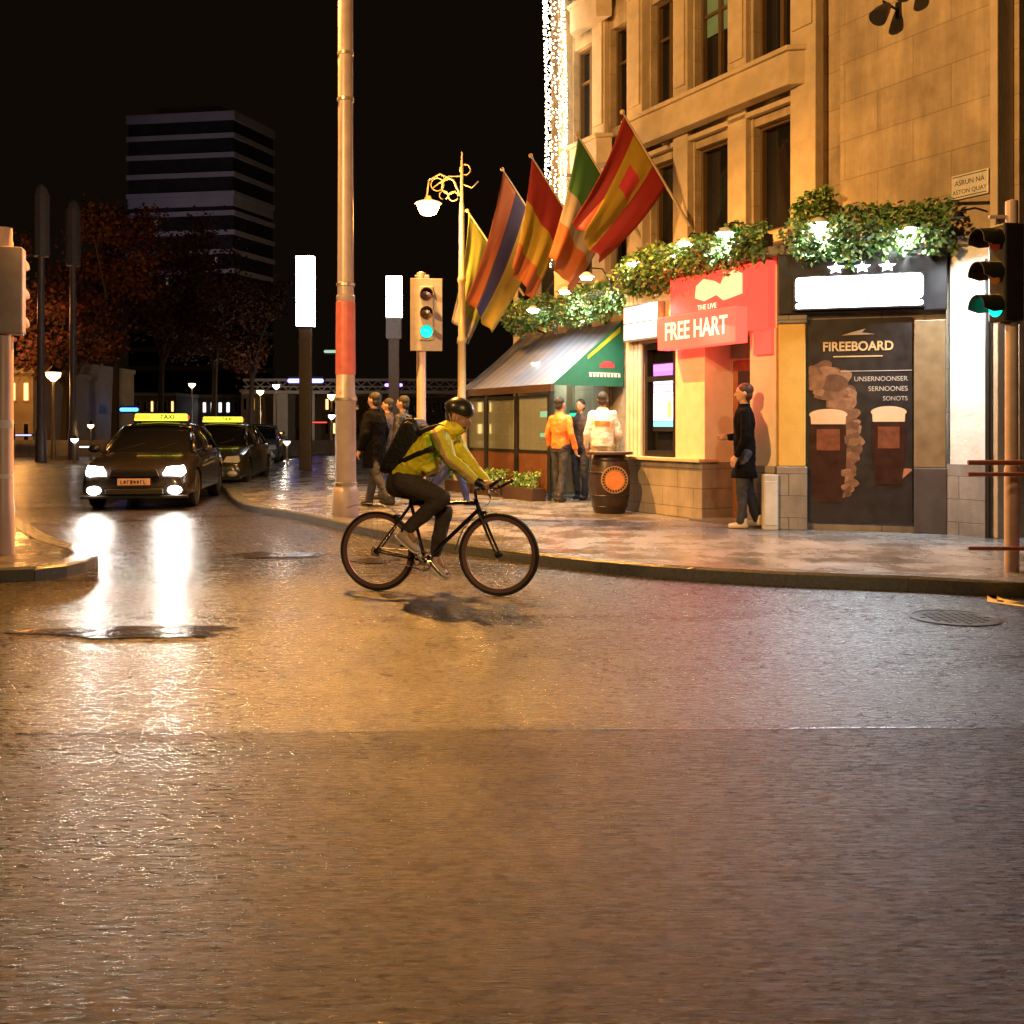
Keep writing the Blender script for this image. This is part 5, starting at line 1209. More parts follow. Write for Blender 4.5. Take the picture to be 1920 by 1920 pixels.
def person(label, loc, rot, coat, pants, shoes, hgt=1.76, legs=(0, 0), arms=None, long_coat=False, hair=m_hair, skin=m_skin, bulk=1.0, hood=None, group=None, top2=None):
    t = thing("person", label, "person", loc, rot, group); k = hgt/1.76
    V = lambda x, y, z: Vector((x*k, y*k, z*k))
    X = Vector((1, 0, 0))
    hip = {-1: V(-.095, 0, .92), 1: V(.095, 0, .92)}; knee = {}; ank = {}
    for sx, ph in ((-1, legs[0]), (1, legs[1])):
        a = R(ph); kn = hip[sx] + Vector((0, math.sin(a), -math.cos(a)))*.43*k; b = a - R(max(0, -ph)*.8 + 4)
        an = kn + Vector((0, math.sin(b), -math.cos(b)))*.41*k; knee[sx] = kn; ank[sx] = an
    dz = min(ank[-1].z, ank[1].z) - .075*k
    for d in (hip, knee, ank):
        for s_ in d: d[s_] = d[s_] - Vector((0, 0, dz))
    D = Vector((0, 0, -dz))
    sh = {s_: V(s_*.165, 0, 1.415)+D for s_ in (-1, 1)}
    arms = arms or {-1: (V(-.25, -.02, 1.16), V(-.26, .08, .90)), 1: (V(.25, -.02, 1.16), V(.26, .08, .90))}
    A = {s_: (arms[s_][0]+D, arms[s_][1]+D) for s_ in (-1, 1)}
    # body: one continuous figure
    mb = MB()
    for s_ in (-1, 1):
        mb.limb([(hip[s_], .078*k), (knee[s_], .052*k), (ank[s_], .036*k)], 10); mb.limb([(ank[s_] - V(0, .03, .03), .036*k), (ank[s_] + V(0, .12, -.045), .030*k)], 8)
        mb.limb([(sh[s_], .048*k), (A[s_][0], .038*k), (A[s_][1], .028*k)], 10)
        hand(mb, A[s_][1], A[s_][1]-A[s_][0], Vector((-s_*.6, .8, .2)), s=k, curl=.35)
    mb.loft([(V(0, 0, .88)+D, .14*k, .09*k), (V(0, 0, 1.0)+D, .145*k, .10*k), (V(0, 0, 1.12)+D, .125*k, .09*k), (V(0, 0, 1.3)+D, .155*k, .10*k), (V(0, 0, 1.42)+D, .16*k, .085*k), (V(0, 0, 1.48)+D, .07*k, .06*k)], X, 16)
    mb.limb([(V(0, 0, 1.46)+D, .052*k), (V(0, .015, 1.56)+D, .048*k)], 10)
    mb.ell(V(0, .01, 1.665)+D, .076*k, .094*k, .105*k); mb.ell(V(0, .045, 1.61)+D, .052*k, .055*k, .062*k)
    mb.limb([(V(0, .10, 1.66)+D, .010*k), (V(0, .115, 1.63)+D, .014*k)], 8)
    for s_ in (-1, 1): mb.ell(V(s_*.078, 0, 1.65)+D, .012*k, .02*k, .03*k)
    mb.v = [MW[t.name] @ v for v in mb.v]
    blob("body", mb, skin, t, .0085, 2)
    def wb(nm, mb, m, vx=.012, sm=3, fn=None):
        mb.v = [MW[t.name] @ v for v in mb.v]
        cloth = nm in ("jacket", "coat", "trousers")
        sh_ = (lambda p: p + Vector((noise.noise(p*7), noise.noise(p*7+Vector((4, 1, 9))), .4*noise.noise(p*9)))*.020 + Vector((noise.noise(p*22), noise.noise(p*22+Vector((8, 8, 2))), 0))*.007) if cloth else None
        return blob(nm, mb, m, t, vx, sm, fn, shape=sh_)
    mb = MB()                                     # face marks: eyes
    for s_ in (-1, 1): mb.ell(V(s_*.03, .095, 1.672)+D, .010*k, .008*k, .007*k, nu=10, nv=6)
    mb.build("eyes", m_dark, t, smooth=True)
    mb = MB(); mb.ell(V(0, -.012, 1.70)+D, .086*k, .100*k, .088*k); mb.ell(V(0, -.04, 1.63)+D, .074*k, .06*k, .07*k); wb("hair", mb, hair, .010, 2)
    if hood: mb = MB(); mb.ell(V(0, -.025, 1.67)+D, .105*k, .11*k, .125*k); mb.ell(V(0, -.03, 1.52)+D, .13*k, .11*k, .08*k); wb("hood", mb, hood, .012, 3)
    mb = MB()
    for s_ in (-1, 1):
        mb.limb([(hip[s_], .10*k), (knee[s_], .072*k), (ank[s_] + V(0, 0, .01), .055*k)], 12)
    mb.loft([(V(0, 0, .84)+D, .15*k, .10*k), (V(0, 0, .93)+D, .165*k, .115*k), (V(0, 0, 1.03)+D, .155*k, .11*k)], X, 16); wb("trousers", mb, pants)
    mb = MB(); b_ = bulk*k
    hem = .62 if long_coat else .90
    mb.loft([(V(0, 0, hem)+D, (.20 if long_coat else .17)*b_, (.15 if long_coat else .12)*b_), (V(0, 0, 1.02)+D, .172*b_, .13*b_), (V(0, 0, 1.14)+D, .165*b_, .125*b_), (V(0, 0, 1.32)+D, .195*b_, .135*b_), (V(0, 0, 1.42)+D, .19*b_, .11*b_), (V(0, 0, 1.49)+D, .085*b_, .075*b_), (V(0, 0, 1.53)+D, .07*b_, .07*b_)], X, 20)
    for s_ in (-1, 1):
        w2 = A[s_][0].lerp(A[s_][1], .93); mb.limb([(sh[s_], .064*b_), (A[s_][0], .058*b_), (w2, .046*b_)], 12)
    Minv = MW[t.name].inverted(); bmid = (V(0, 0, 1.30)+D)
    fn = None
    if top2:
        def fn(p):
            q = Minv @ p; return 1 if (q.y < -.05 and abs(q.x) < .12*k and 1.22*k < q.z - D.z < 1.31*k) else 0
    wb("coat" if long_coat else "jacket", mb, [coat] + ([top2] if top2 else []), .011, 9, fn)
    for s_ in (-1, 1):
        mb = MB(); mb.limb([(ank[s_] + V(0, -.04, -.035), .040*k), (ank[s_] + V(0, .05, -.035), .042*k), (ank[s_] + V(0, .14, -.045), .033*k)], 12); mb.cap(ank[s_] + V(0, -.02, .03), ank[s_] + V(0, -.02, -.02), .048*k)
        zb = ank[s_].z - .078*k
        mb.v = [Vector((v.x, v.y, max(v.z, zb))) for v in mb.v]
        o = wb("shoe", mb, shoes, .010, 2)
    return t
cb = mat("black_coat", (.004, .0038, .004), .9, spec=.08, var=.2, bump=.2); cn = mat("dark_navy_jacket", (.011, .011, .018), .6, var=.2, bump=.2); cbr = mat("dark_brown_coat", (.05, .03, .025), .7, var=.2, bump=.2)
cw = mat("white_top", (.70, .62, .58), .7, var=.06, bump=.2); co_ = mat("orange_jacket", (.72, .22, .04), .6, var=.1, bump=.2); pb = mat("dark_trousers", (.03, .03, .04), .8, var=.2); pbe = mat("beige_trousers", (.30, .23, .15), .8, var=.15); pbl = mat("blue_jeans", (.03, .04, .16), .8, var=.25)
shw = mat("pale_trainers", (.60, .50, .38), .6, var=.1); shd = mat("dark_shoes", (.02, .018, .016), .4); orp = mat("orange_back_print", (.70, .20, .06), .7); redhood = mat("red_hood_cloth", (.30, .03, .03), .8, var=.2)
VV = Vector
person("person in long black coat with one forearm raised by the pub door", PG(1396, 990), R(78), cb, pb, shw, 1.80, (4, -6),
       {1: (VV((.24, .0, 1.16)), VV((.16, .20, 1.14))), -1: (VV((-.25, -.02, 1.16)), VV((-.24, .10, .92)))}, long_coat=True, hair=mat('auburn_hair', (.05, .018, .01), .6, var=.3))
person("person in white top with orange print on the back, beside the barrel table", PG(1130, 941), R(-8), cw, pbe, shw, 1.84, (3, -4), {1: (VV((.27, .02, 1.16)), VV((.22, .24, 1.02))), -1: (VV((-.26, -.02, 1.16)), VV((-.27, .10, .92)))}, bulk=1.12, top2=orp)
person("person in bright orange jacket beside the glass terrace screen", PG(1050, 941), R(-40), co_, pb, shd, 1.76, (5, -5))
person("person in dark jacket between the orange and white tops", PG(1088, 936), R(150), cbr, pb, shd, 1.74, (3, -3))
person("person in blue jeans striding along the pavement behind the cyclist", PG(846, 948), R(-90), cn, pbl, shd, 1.72, (20, -22))
person("person in dark navy coat walking left of the traffic light pole", PG(756, 946), R(70), cn, pb, shd, 1.78, (14, -16), long_coat=True, bulk=1.15)
person("person in black coat walking close beside the main light pole", PG(702, 950), R(60), cb, pb, shd, 1.82, (-16, 14), long_coat=True, bulk=1.15)
person("person in dark brown coat half behind the person in navy", PG(728, 936), R(80), cbr, pb, shd, 1.76, (10, -12), long_coat=True, bulk=1.05)

# ================================================================== BICYCLE AND RIDER
# plane of the bicycle, fixed by the two wheel contact points; B(zx, zy, off): zx, zy are read from the enlarged crop
pr_ = G(708, 1108); pf_ = G(935, 1118); bx = (pf_-pr_).normalized(); bn = Vector((bx.y, -bx.x, 0))     # bn points towards the camera
def B(zx, zy, off=0.0):
    u = 600 + zx/4.174; v = 700 + zy/4.174; d = Vector(((u-960)/F, 1, (HZ-v)/F)); o_ = Vector((0, 0, H)); pp = pr_ + bn*off
    t_ = (pp - o_).dot(bn)/d.dot(bn); return o_ + d*t_
UP = Vector((0, 0, 1))
BK = thing("bicycle", "black road bicycle with silver cranks ridden across the wet road", "bicycle", pr_, 0)
m_bk = mat("bike_black_paint", (.018, .014, .02), .25, .3, var=.1, coat=.6)
RW = Vector((pr_.x, pr_.y, .340)); FW = Vector((pf_.x, pf_.y, .342))
def wheel(c, r):
    mb = MB(); mb.ring(c, bx, UP, r-.017, .0165, 72, 12); wh = mb.build("wheel", m_rubber, BK, world=True, smooth=True)
    MW[wh.name] = MW[BK.name]
    mb = MB(); vs = []; n = 72; prof = [(r-.028, .011), (r-.062, .006), (r-.062, -.006), (r-.028, -.011)]
    for i in range(n):
        q = 2*math.pi*i/n; d = bx*math.cos(q)+UP*math.sin(q)
        for rr, o_ in prof: vs.append(c + d*rr + bn*o_)
    mb.add(vs, [(i*4+j, i*4+(j+1) % 4, ((i+1) % n)*4+(j+1) % 4, ((i+1) % n)*4+j) for i in range(n) for j in range(4)])
    mb.build("rim", mat("anodised_bronze_rim", (.34, .19, .15), .35, .6, var=.1), wh, world=True, smooth='auto')
    mb = MB()
    for k in range(28):
        q = 2*math.pi*k/28; q2 = q + (.35 if k % 4 < 2 else -.35); sgn = 1 if k % 2 else -1
        mb.cyl(c + bn*(.03*sgn) + (bx*math.cos(q2)+UP*math.sin(q2))*.022, c + (bx*math.cos(q)+UP*math.sin(q))*(r-.062), .0011, n=5)
    mb.build("spokes", m_chrome, wh, world=True)
    mb = MB(); mb.loft([(c + bn*x_, rr, rr) for x_, rr in ((-.055, .012), (-.035, .012), (-.034, .026), (-.028, .026), (-.026, .014), (.026, .014), (.028, .026), (.034, .026), (.035, .012), (.055, .012))], n=16)
    mb.build("hub", m_blackmetal, wh, world=True, smooth='auto')
wheel(RW, .340); wheel(FW, .342)
BB = B(822, 1465)
def bb(name, fn, m, smooth='auto', par=None): mb = MB(); fn(mb); return mb.build(name, m, par or BK, world=True, smooth=smooth)
stt = B(708, 1000); htt = B(1222, 1000); htb = B(1252, 1085)
def fr_(mb):
    mb.cyl(stt, BB, .0145); mb.cyl(stt + (BB-stt)*.05, htt + UP*-.012, .0140); mb.cyl(htb.lerp(htt, .25), BB, .0175)
    mb.cyl(htt + (htt-htb)*.25, htb, .0185)
    for o_ in (-.055, .055):
        mb.cyl(stt + (BB-stt)*.05 + bn*o_*.25, RW + bn*o_, .0085, .007); mb.cyl(BB + bn*o_*.5, RW + bn*o_, .010, .008)
    mb.cyl(BB - bn*.036, BB + bn*.036, .021)
    mb.cyl(RW - bn*.062, RW + bn*.062, .008)
bb("frame", fr_, m_bk)
def fk(mb):
    mb.loft([(htb - bn*.0, .02, .03), (htb + (FW-htb)*.06, .045, .02)], bn, 14)
    for o_ in (-.05, .05):
        q = htb + (FW-htb)*.06 + bn*o_*.8; mb._tube([q, q.lerp(FW+bn*o_, .5) - bx*.006, q.lerp(FW+bn*o_, .85) - bx*.006, FW + bn*o_], [.013, .0115, .009, .008], 10)
    mb.cyl(FW - bn*.06, FW + bn*.06, .007)
bb("fork", fk, m_bk)
bb("seat_post", lambda mb: mb.cyl(stt, B(697, 958), .0135), m_chrome)
def sad(mb):
    a, b = B(640, 962), B(905, 985)
    mb.loft([(a, .05, .018), (a.lerp(b, .08), .07, .022), (a.lerp(b, .3), .065, .02), (a.lerp(b, .55), .035, .018), (a.lerp(b, .9), .02, .016), (b, .012, .012)], bn, 16)
bb("saddle", sad, m_dark, True)
def stem(mb):
    mb.cyl(B(1222, 975), B(1212, 905), .014); mb.cyl(B(1212, 908), B(1248, 900), .016); mb.cyl(B(1248, 900) - bn*.025, B(1248, 900) + bn*.025, .02)
bb("stem", stem, m_chrome)
def bars(mb):
    c0 = B(1248, 900)
    for o_, tip in ((.2, (1415, 825)), (-.2, (1510, 835))):
        m1 = B(1275 if o_ > 0 else 1330, 893, o_*.9); m2 = B(1310 if o_ > 0 else 1385, 897, o_); tp = B(*tip, o_)
        mb._tube([c0, c0 + bn*o_*.45, m1.lerp(c0+bn*o_*.45, .3), m1, m2, m2.lerp(tp, .3) - UP*.003, m2.lerp(tp, .7), tp], [.013, .013, .013, .0145, .0155, .0155, .0155, .014], 12)
bb("handlebar", bars, m_dark, True)
def levers(mb):
    for p, q, r in ((B(1318, 905, .19), B(1322, 935, .2), B(1335, 975, .2)), (B(1345, 915, -.19), B(1372, 940, -.2), B(1412, 965, -.2))): mb.limb([(p, .012), (q, .009), (r, .006)], 8)
    for tip, o_ in (((1418, 824), .2), ((1513, 833), -.2)): mb.ell(B(*tip, o_), .014, .014, .014, nu=10, nv=8)
bb("brake_levers", levers, m_chrome, True)
def cables(mb):
    mb._tube([B(1322, 935, .18), B(1330, 1000, .1), B(1300, 1040, .03), B(1280, 1050, 0), B(1275, 1090, 0)], .0022, 6); mb._tube([B(1345, 930, -.15), B(1345, 990, -.06), B(1310, 1030, 0), B(1262, 1010, .02), B(1220, 1015, .012)], .0022, 6)
bb("brake_cables", cables, m_metal, True)
def cal(mb):
    for p, ax in ((B(1290, 1085), 1), (B(603, 1112), 1)): 
        mb.loft([(p - bn*.04, .012, .02), (p, .018, .026), (p + bn*.04, .012, .02)], UP, 10); mb.cyl(p + bn*.035, p + bn*.035 - UP*.045, .007); mb.cyl(p - bn*.035, p - bn*.035 - UP*.045, .007)
bb("brake_calipers", cal, m_blackmetal)
def crank(mb): 
    for (px_, py_), o_ in (((690, 1352), .075), ((954, 1578), -.075)):
        p = B(px_, py_, o_); mb.loft([(BB + bn*o_, .014, .008), (BB.lerp(p, .5) + bn*o_*.5, .010, .007), (p, .012, .008)], bx, 12)
    mb.cyl(BB - bn*.08, BB + bn*.08, .012)
ck = bb("crankset", crank, m_chrome)
MW[ck.name] = MW[BK.name]
def cr_ring(mb):
    mb.ring(BB + bn*.05, bx, UP, .078, .006, 44, 6, .4); mb.ring(BB + bn*.05, bx, UP, .03, .006, 24, 6, .4)
    for k in range(5): a = 2*math.pi*k/5; mb.cyl(BB + bn*.05 + (bx*math.cos(a)+UP*math.sin(a))*.028, BB + bn*.05 + (bx*math.cos(a)+UP*math.sin(a))*.076, .006, n=6)
bb("chainring", cr_ring, m_chrome, 'auto', ck)
def pedal(p, o_):
    def f(mb):
        mb.slab([p - bx*.045 - bn*.01*1, p + bx*.045 - bn*.01, p + bx*.045 + bn*.07*(1 if o_ > 0 else -1), p - bx*.045 + bn*.07*(1 if o_ > 0 else -1)], UP*.018)
    return f
bb("pedal", pedal(B(690, 1352, .085), 1), m_blackmetal, False, ck); bb("pedal", pedal(B(954, 1578, -.085), -1), m_blackmetal, False, ck)
def chain(mb):
    s_ = bn*.05; r1, r2 = .080, .034
    for sg in (1, -1): mb.cyl(BB + s_ + UP*r1*sg, RW + s_ + UP*r2*sg, .0045, n=6)
    mb.ring(RW + s_, bx, UP, r2, .005, 24, 6, .6)
bb("chain", chain, mat("oily_chain", (.10, .09, .08), .4, .8))
bb("rear_mudguard", lambda mb: mb.loft([(B(x_, y_), .024, .0025) for x_, y_ in ((212, 1053), (280, 1030), (370, 1018), (460, 1024), (530, 1045), (590, 1078), (612, 1108))], bn, 10), m_dark, True)
bb("front_mudguard", lambda mb: mb.loft([(B(x_, y_), .02, .003) for x_, y_ in ((1240, 1115), (1180, 1150), (1120, 1220), (1085, 1300), (1062, 1382))], bn, 10), m_dark, True)

# rider
RI = thing("person", "person in bright yellow jacket and black helmet riding the bicycle", "person", pr_, 0)
my = mat("hi_vis_yellow", (.92, .80, .03), .55, var=.12, scale=14, bump=.9, bscale=13); mlime = mat("hi_vis_lime", (.42, .66, .03), .55, var=.08, bump=.3, bscale=22); mstripe = mat("reflective_stripe", (.72, .40, .22), .35, var=.08)
mtr = mat("charcoal_trousers", (.060, .044, .034), .8, var=.25, scale=20, bump=1.0, bscale=14)
hipN, hipF = B(650, 850, .09), B(665, 850, -.09); kN, aN = B(955, 975, .11), B(690, 1215, .125); kF, aF = B(975, 1090, -.10), B(903, 1405, -.115)
shN, elN, wN = B(935, 490, .175), B(1020, 680, .225), B(1228, 848, .20); shF, elF, wF = B(1020, 470, -.175), B(1120, 650, -.215), B(1318, 868, -.20)
HM = Matrix((bx, bn, UP)).transposed()                      # local head axes: x forward, y towards camera, z up
tilt = HM @ Matrix.Rotation(R(12), 3, 'Y')
hc = B(1082, 335)
def hp(x, y, z): return hc + tilt @ Vector((x, y, z))
mb = MB()
mb.loft([(B(660, 860), .13, .10), (B(720, 760), .13, .095), (B(820, 650), .135, .10), (B(910, 550), .155, .10), (B(970, 480), .15, .075), (B(1010, 430), .07, .06)], bn, 18)
for a_, b_, c_ in ((hipN, kN, aN), (hipF, kF, aF)): mb.limb([(a_, .082), (b_, .055), (c_, .038)], 12)
for a_, b_ in ((aN, B(735, 1345, .125)), (aF, B(965, 1560, -.12))): mb.limb([(a_, .036), (b_, .028)], 10)
for a_, b_, c_ in ((shN, elN, wN), (shF, elF, wF)): mb.limb([(a_, .048), (b_, .040), (c_, .027)], 12)
mb.limb([(B(985, 450), .055), (B(1045, 405), .052)], 12)
mb.ell(hp(-.005, 0, .03), .100, .078, .105, tilt.to_3x3()); mb.ell(hp(.042, 0, -.045), .056, .055, .070, tilt)
mb.limb([(hp(.088, 0, .005), .011), (hp(.112, 0, -.030), .014)], 10); mb.limb([(hp(.085, 0, -.068), .016), (hp(.09, 0, -.072), .014)], 10); mb.ell(hp(.075, 0, -.102), .024, .026, .022, tilt)
for s_ in (-1, 1): mb.ell(hp(-.012, s_*.078, -.012), .018, .010, .032, tilt); mb.ell(hp(.082, s_*.03, .02), .018, .022, .010, tilt)
def grip(w_, bar0, bar1, s_):
    """fingers wrapped round the bar: palm on top, fingers curl over outside and under"""
    ax = (bar1-bar0).normalized(); up = UP; out = bn*s_
    mb.limb([(w_, .027), (w_.lerp(bar0, .5) + up*.012, .030), (bar0 + up*.024, .026)], 12)
    mb.limb([(w_.lerp(bar0, .6) + up*.012, .028), (bar0 + ax*.03 + up*.024, .024)], 12)
    for k, ln in enumerate((1, 1.08, 1.0, .85)):
        c0 = bar0 + ax*(.045 - .021*k); a = c0 + up*.026 + out*.008; b = c0 + out*.031*ln + up*.008; c_ = c0 + out*.020 - up*.026*ln; d = c0 - out*.006 - up*.027
        mb.limb([(a, .0098), (b, .0093), (c_, .0085), (d, .0075)], 8)
    a = bar0 - ax*.01 + up*.018 - out*.015; b = bar0 + ax*.018 + up*.006 - out*.030; c_ = bar0 + ax*.042 - up*.008 - out*.024; mb.limb([(a, .013), (b, .011), (c_, .009)], 8)
grip(wN, B(1285, 895, .195), B(1400, 835, .2), 1); grip(wF, B(1355, 897, -.195), B(1480, 845, -.2), -1)
blob("body", mb, m_skin, RI, .0048, 2)
# clothing
mb = MB()
mb.loft([(B(655, 815), .150, .115), (B(700, 745), .168, .128), (B(775, 680), .178, .142), (B(855, 600), .192, .140), (B(925, 520), .198, .120), (B(975, 462), .15, .095), (B(1020, 430), .088, .080), (B(1058, 432), .080, .075)], bn, 24)
mb.loft([(B(800, 660), .15, .08), (B(860, 730), .14, .085), (B(890, 770), .13, .07)], bn, 20)
for a_, b_, c_, r in ((shN, elN, wN, 1), (shF, elF, wF, 1)):
    w2 = b_.lerp(c_, .88); mb.limb([(a_, .080*r), (a_.lerp(b_, .55), .074*r), (b_, .064*r), (b_.lerp(w2, .5), .056), (w2, .044)], 14)
mb.limb([(B(1030, 425), .078), (B(1085, 432), .070)], 14)
pn3 = pr_
def toz(p):      # back to crop coordinates
    v_ = p - Vector((0, 0, H)); return ((960 + F*v_.x/v_.y) - 600)*4.174, ((HZ - F*v_.z/v_.y) - 700)*4.174, (p-pr_).dot(bn)
def seg(p, a, b):
    t_ = max(0, min(1, (p-a).dot(b-a)/(b-a).length_squared)); return (p - a.lerp(b, t_)), t_
def jfn(p):
    off = (p-pr_).dot(bn)
    for a, e, w_, s_ in ((shN, elN, wN, 1), (shF, elF, wF, -1)):
        if off*s_ < .1: continue
        d1, t1 = seg(p, a, e); d2, t2 = seg(p, e, w_); d = d1 if d1.length < d2.length else d2
        axis = ((e-a) if d1.length < d2.length else (w_-e)).normalized(); side = (bn*s_).cross(axis)
        x_, z_ = d.dot(bn*s_), d.dot(side)
        if d.length < .1:
            dn = (-axis.cross(bn)); h_ = d.dot(dn.normalized())
            if dn.z < 0: h_ = -h_
            if x_ > .015 and abs(h_ + .006) < .016: return 2
            if h_ < -.024: return 1
            return 0
    zx, zy, _ = toz(p)
    if off > .10 and zx > 800 + (zy-400)*.22 and zx < 900 + (zy-400)*.30 and 470 < zy < 700: return 1
    return 0
def wrinkle(p):
    q = p*9; return p + Vector((noise.noise(q), noise.noise(q+Vector((7, 3, 1))), noise.noise(q+Vector((1, 9, 4)))))*.016 + Vector((noise.noise(p*26), noise.noise(p*26+Vector((9, 0, 0))), noise.noise(p*26+Vector((3, 3, 3)))))*.006
jk = blob("jacket", mb, [my, mlime, mstripe], RI, .0075, 3, jfn, shape=wrinkle)
mb = MB()
mb.loft([(B(640, 905), .145, .10), (B(655, 850), .168, .125), (B(690, 780), .155, .115)], bn, 20)
mb.ell(B(625, 860), .12, .165, .125, HM)
for a_, b_, c_ in ((hipN, kN, aN), (hipF, kF, aF)):
    mb.limb([(a_, .108), (a_.lerp(b_, .5), .094), (b_, .073), (b_.lerp(c_, .4), .066), (c_, .052)], 14)
blob("trousers", mb, mtr, RI, .0085, 3, shape=lambda p: p + Vector((noise.noise(p*12), noise.noise(p*12+Vector((5, 5, 5))), noise.noise(p*12+Vector((2, 8, 1)))))*.008)
m_shoe = mat("pinkish_canvas_shoe", (.62, .46, .38), .6, var=.15, scale=20)
for h_, t_, an, s_ in ((B(640, 1262, .125), B(752, 1372, .13), aN, 1), (B(888, 1475, -.12), B(985, 1582, -.125), aF, -1)):
    mb = MB(); d = (t_-h_); mb.loft([(h_ - d*.20, .022, .018), (h_ - d*.10, .040, .040), (h_ + d*.3, .043, .047), (h_ + d*.65, .048, .038), (h_ + d*1.0, .045, .030), (h_ + d*1.2, .026, .016)], bn, 16)
    mb.limb([(h_ + d*.12, .044), (an, .047)], 12); so = blob("shoe", mb, m_shoe, RI, .006, 2)
    dd = d.normalized(); dn = dd.cross(bn).normalized(); dn = dn if (an - h_).dot(dn) < 0 else -dn; MW[so.name] = MW[RI.name]
    mb = MB(); mb.loft([(h_ - d*.22 + dn*.036, .026, .010), (h_ - d*.1 + dn*.043, .040, .012), (h_ + d*.3 + dn*.044, .040, .011), (h_ + d*.7 + dn*.036, .048, .011), (h_ + d*1.05 + dn*.028, .044, .010), (h_ + d*1.24 + dn*.018, .024, .009)], bn, 14); mb.build("sole", mat("white_rubber_sole", (.70, .66, .58), .5), so, world=True, smooth=True)
    mb = MB()
    for q in (.42, .52, .62, .72): mb.loft([(h_ + d*q - dn*(.050-.02*q) - bn*.03, .004, .004), (h_ + d*q - dn*(.062-.025*q), .004, .004), (h_ + d*q - dn*(.050-.02*q) + bn*.03, .004, .004)], None, 6)
    mb.build("laces", m_dark, so, world=True)
    mb = MB(); mb.limb([(h_.lerp(an, .55), .044), (an, .044), (an + (an-h_)*.35, .043)], 12); mb.build("sock", m_dark, RI, world=True, smooth=True)
# gloves: near hand black fingerless glove
mb = MB(); b0 = B(1285, 895, .195)
mb.limb([(wN.lerp(elN, .12), .036), (wN, .037), (wN.lerp(b0, .5) + UP*.012, .037), (b0 + UP*.020, .034)], 12); mb.limb([(b0 + UP*.018, .033), (b0 + bn*.022, .024)], 12)
blob("glove", mb, m_dark, RI, .006, 2)
mb = MB(); b0 = B(1355, 897, -.195)
mb.limb([(wF, .032), (wF.lerp(b0, .5) + UP*.012, .034), (b0 + UP*.012, .028)], 12); blob("glove", mb, mat("tan_glove", (.45, .24, .12), .6), RI, .006, 2)
# helmet
mb = MB(); mb.ell(hp(-.002, 0, .050), .128, .100, .108, tilt, 32, 20)
he = blob("helmet", mb, mat("helmet_matt_black", (.030, .026, .018), .32, var=.15, coat=.25), RI, .006, 2)
bm = bmesh.new(); bm.from_mesh(he.data); Mi = MW[RI.name].inverted()
cutp = Mi @ hp(0, 0, .030); cutn = (tilt @ Vector((-.10, 0, -1))).normalized()
bmesh.ops.bisect_plane(bm, geom=bm.verts[:]+bm.edges[:]+bm.faces[:], plane_co=cutp, plane_no=cutn, clear_outer=True)
bm.to_mesh(he.data); bm.free(); sd = he.modifiers.new("s", 'SOLIDIFY'); sd.thickness = .012; sd.offset = -1
mb = MB()                                           # vents and rim
for a in (-35, 0, 35):
    p0 = hp(.05, .05*math.sin(R(a))*1.2, .145-abs(a)*.0006); p1 = hp(-.06, .06*math.sin(R(a))*1.2, .150-abs(a)*.0006); mb.limb([(p0, .006), (p1, .006)], 8)
mb.build("helmet_vents", m_rubber, RI, world=True, smooth=True)
mb = MB(); mb.ell(hp(-.045, 0, .0), .066, .076, .075, tilt); mb.ell(hp(-.05, 0, -.04), .045, .06, .03, tilt); mb.ell(hp(.035, 0, .03), .055, .079, .02, tilt); blob("hair", mb, m_hair, RI, .006, 2)
mb = MB()
for s_ in (1, -1):
    mb.limb([(hp(.078, s_*.034, .028), .004), (hp(.086, s_*.016, .026), .004)], 6)                 # brow
    mb.ell(hp(.086, s_*.030, .008), .006, .010, .006, tilt, 10, 8)
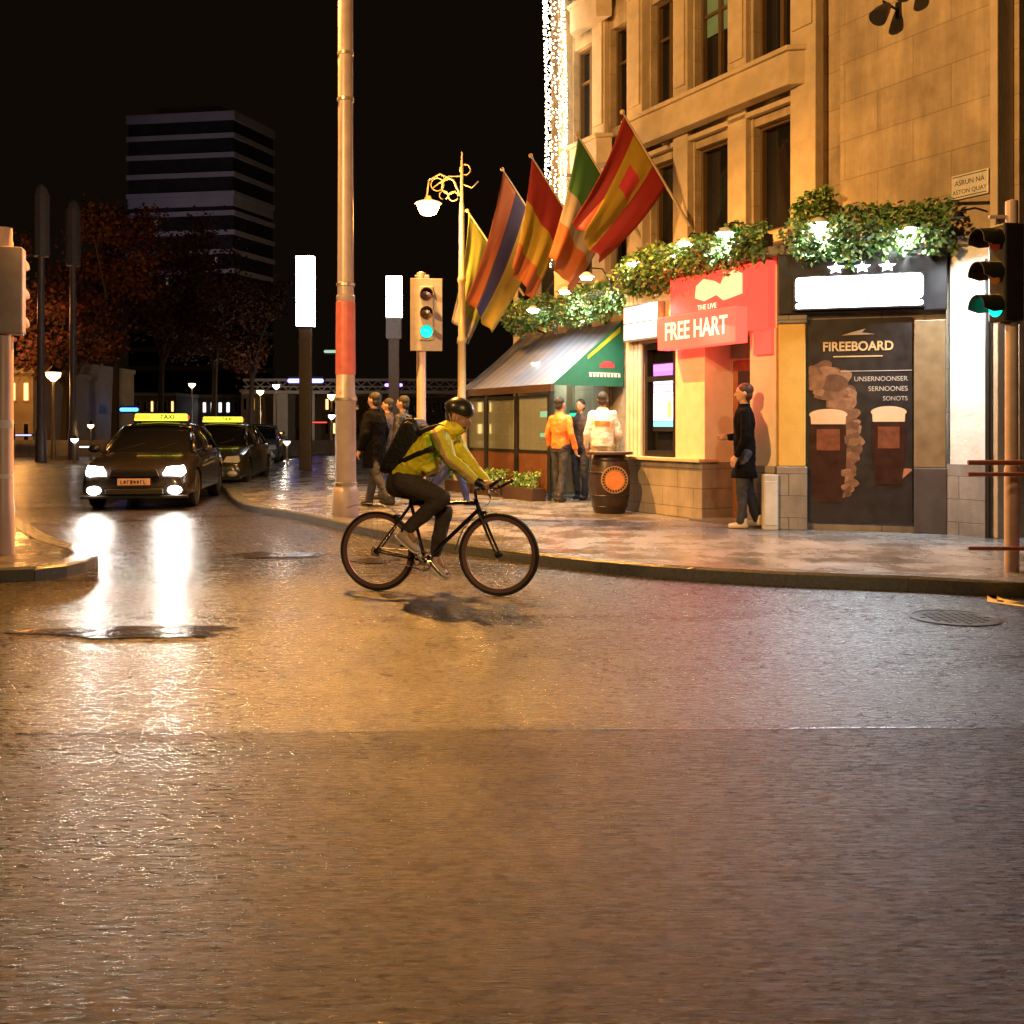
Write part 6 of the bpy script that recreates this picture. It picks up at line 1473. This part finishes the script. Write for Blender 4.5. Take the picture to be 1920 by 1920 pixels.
mb.build("eyes_and_brows", m_hair, RI, world=True, smooth=True)
mb = MB(); mb.ell(hp(.045, 0, -.085), .050, .048, .035, tilt); mb.ell(hp(.078, 0, -.052), .026, .022, .008, tilt); blob("beard", mb, mat("beard_stubble", (.10, .05, .035), .7, var=.3, scale=80), RI, .006, 1)
mb = MB()
for s_ in (1, -1):
    mb._tube([hp(-.055, s_*.09, .01), hp(-.03, s_*.085, -.04), hp(.0, s_*.078, -.09)], .0035, 6); mb._tube([hp(.02, s_*.088, .02), hp(.012, s_*.080, -.04), hp(.006, s_*.076, -.09)], .0035, 6)
mb.build("helmet_straps", mat("beige_strap", (.60, .45, .28), .6), RI, world=True, smooth=True)

# backpack
BP_ = thing("backpack", "black backpack on the cyclist's back", "backpack", B(600, 600), 0)
mb = MB(); pts = [(690, 345), (650, 362), (605, 440), (545, 570), (480, 680), (458, 765), (500, 786), (560, 782), (640, 705), (700, 620), (762, 505), (778, 430), (750, 362)]
mb.slab([B(x_, y_, .12) for x_, y_ in pts], -bn*.24); mb.slab([B(620+(x_-620)*.82, 575+(y_-575)*.86, .155) for x_, y_ in pts], -bn*.31)
mb.ell(B(812, 430), .045, .10, .035, HM)
bk = blob("bag", mb, mat("black_nylon", (.010, .009, .010), .5, var=.3, scale=30, bump=.3, bscale=40), BP_, .009, 5)
mb = MB(); mb._tube([B(730, 355, .10), B(690, 338, .05), B(680, 335, -.05), B(730, 355, -.10)], .008, 8); mb.build("grab_handle", m_dark, BP_, world=True, smooth=True)
mb = MB()
for s_ in (1, -1):
    mb.loft([(B(x_, y_, s_*o_), .006, .021) for x_, y_, o_ in ((585, 712, .13), (660, 680, .168), (760, 632, .190), (850, 596, .200), (905, 575, .200))], bn, 10)
    mb.loft([(B(x_, y_, s_*o_), .010, .020) for x_, y_, o_ in ((740, 480, .10), (800, 455, .12), (860, 430, .135), (930, 412, .125), (965, 420, .12))], bn, 10)
mb.build("straps", mat("strap_black", (.012, .011, .012), .6), BP_, world=True, smooth=True)
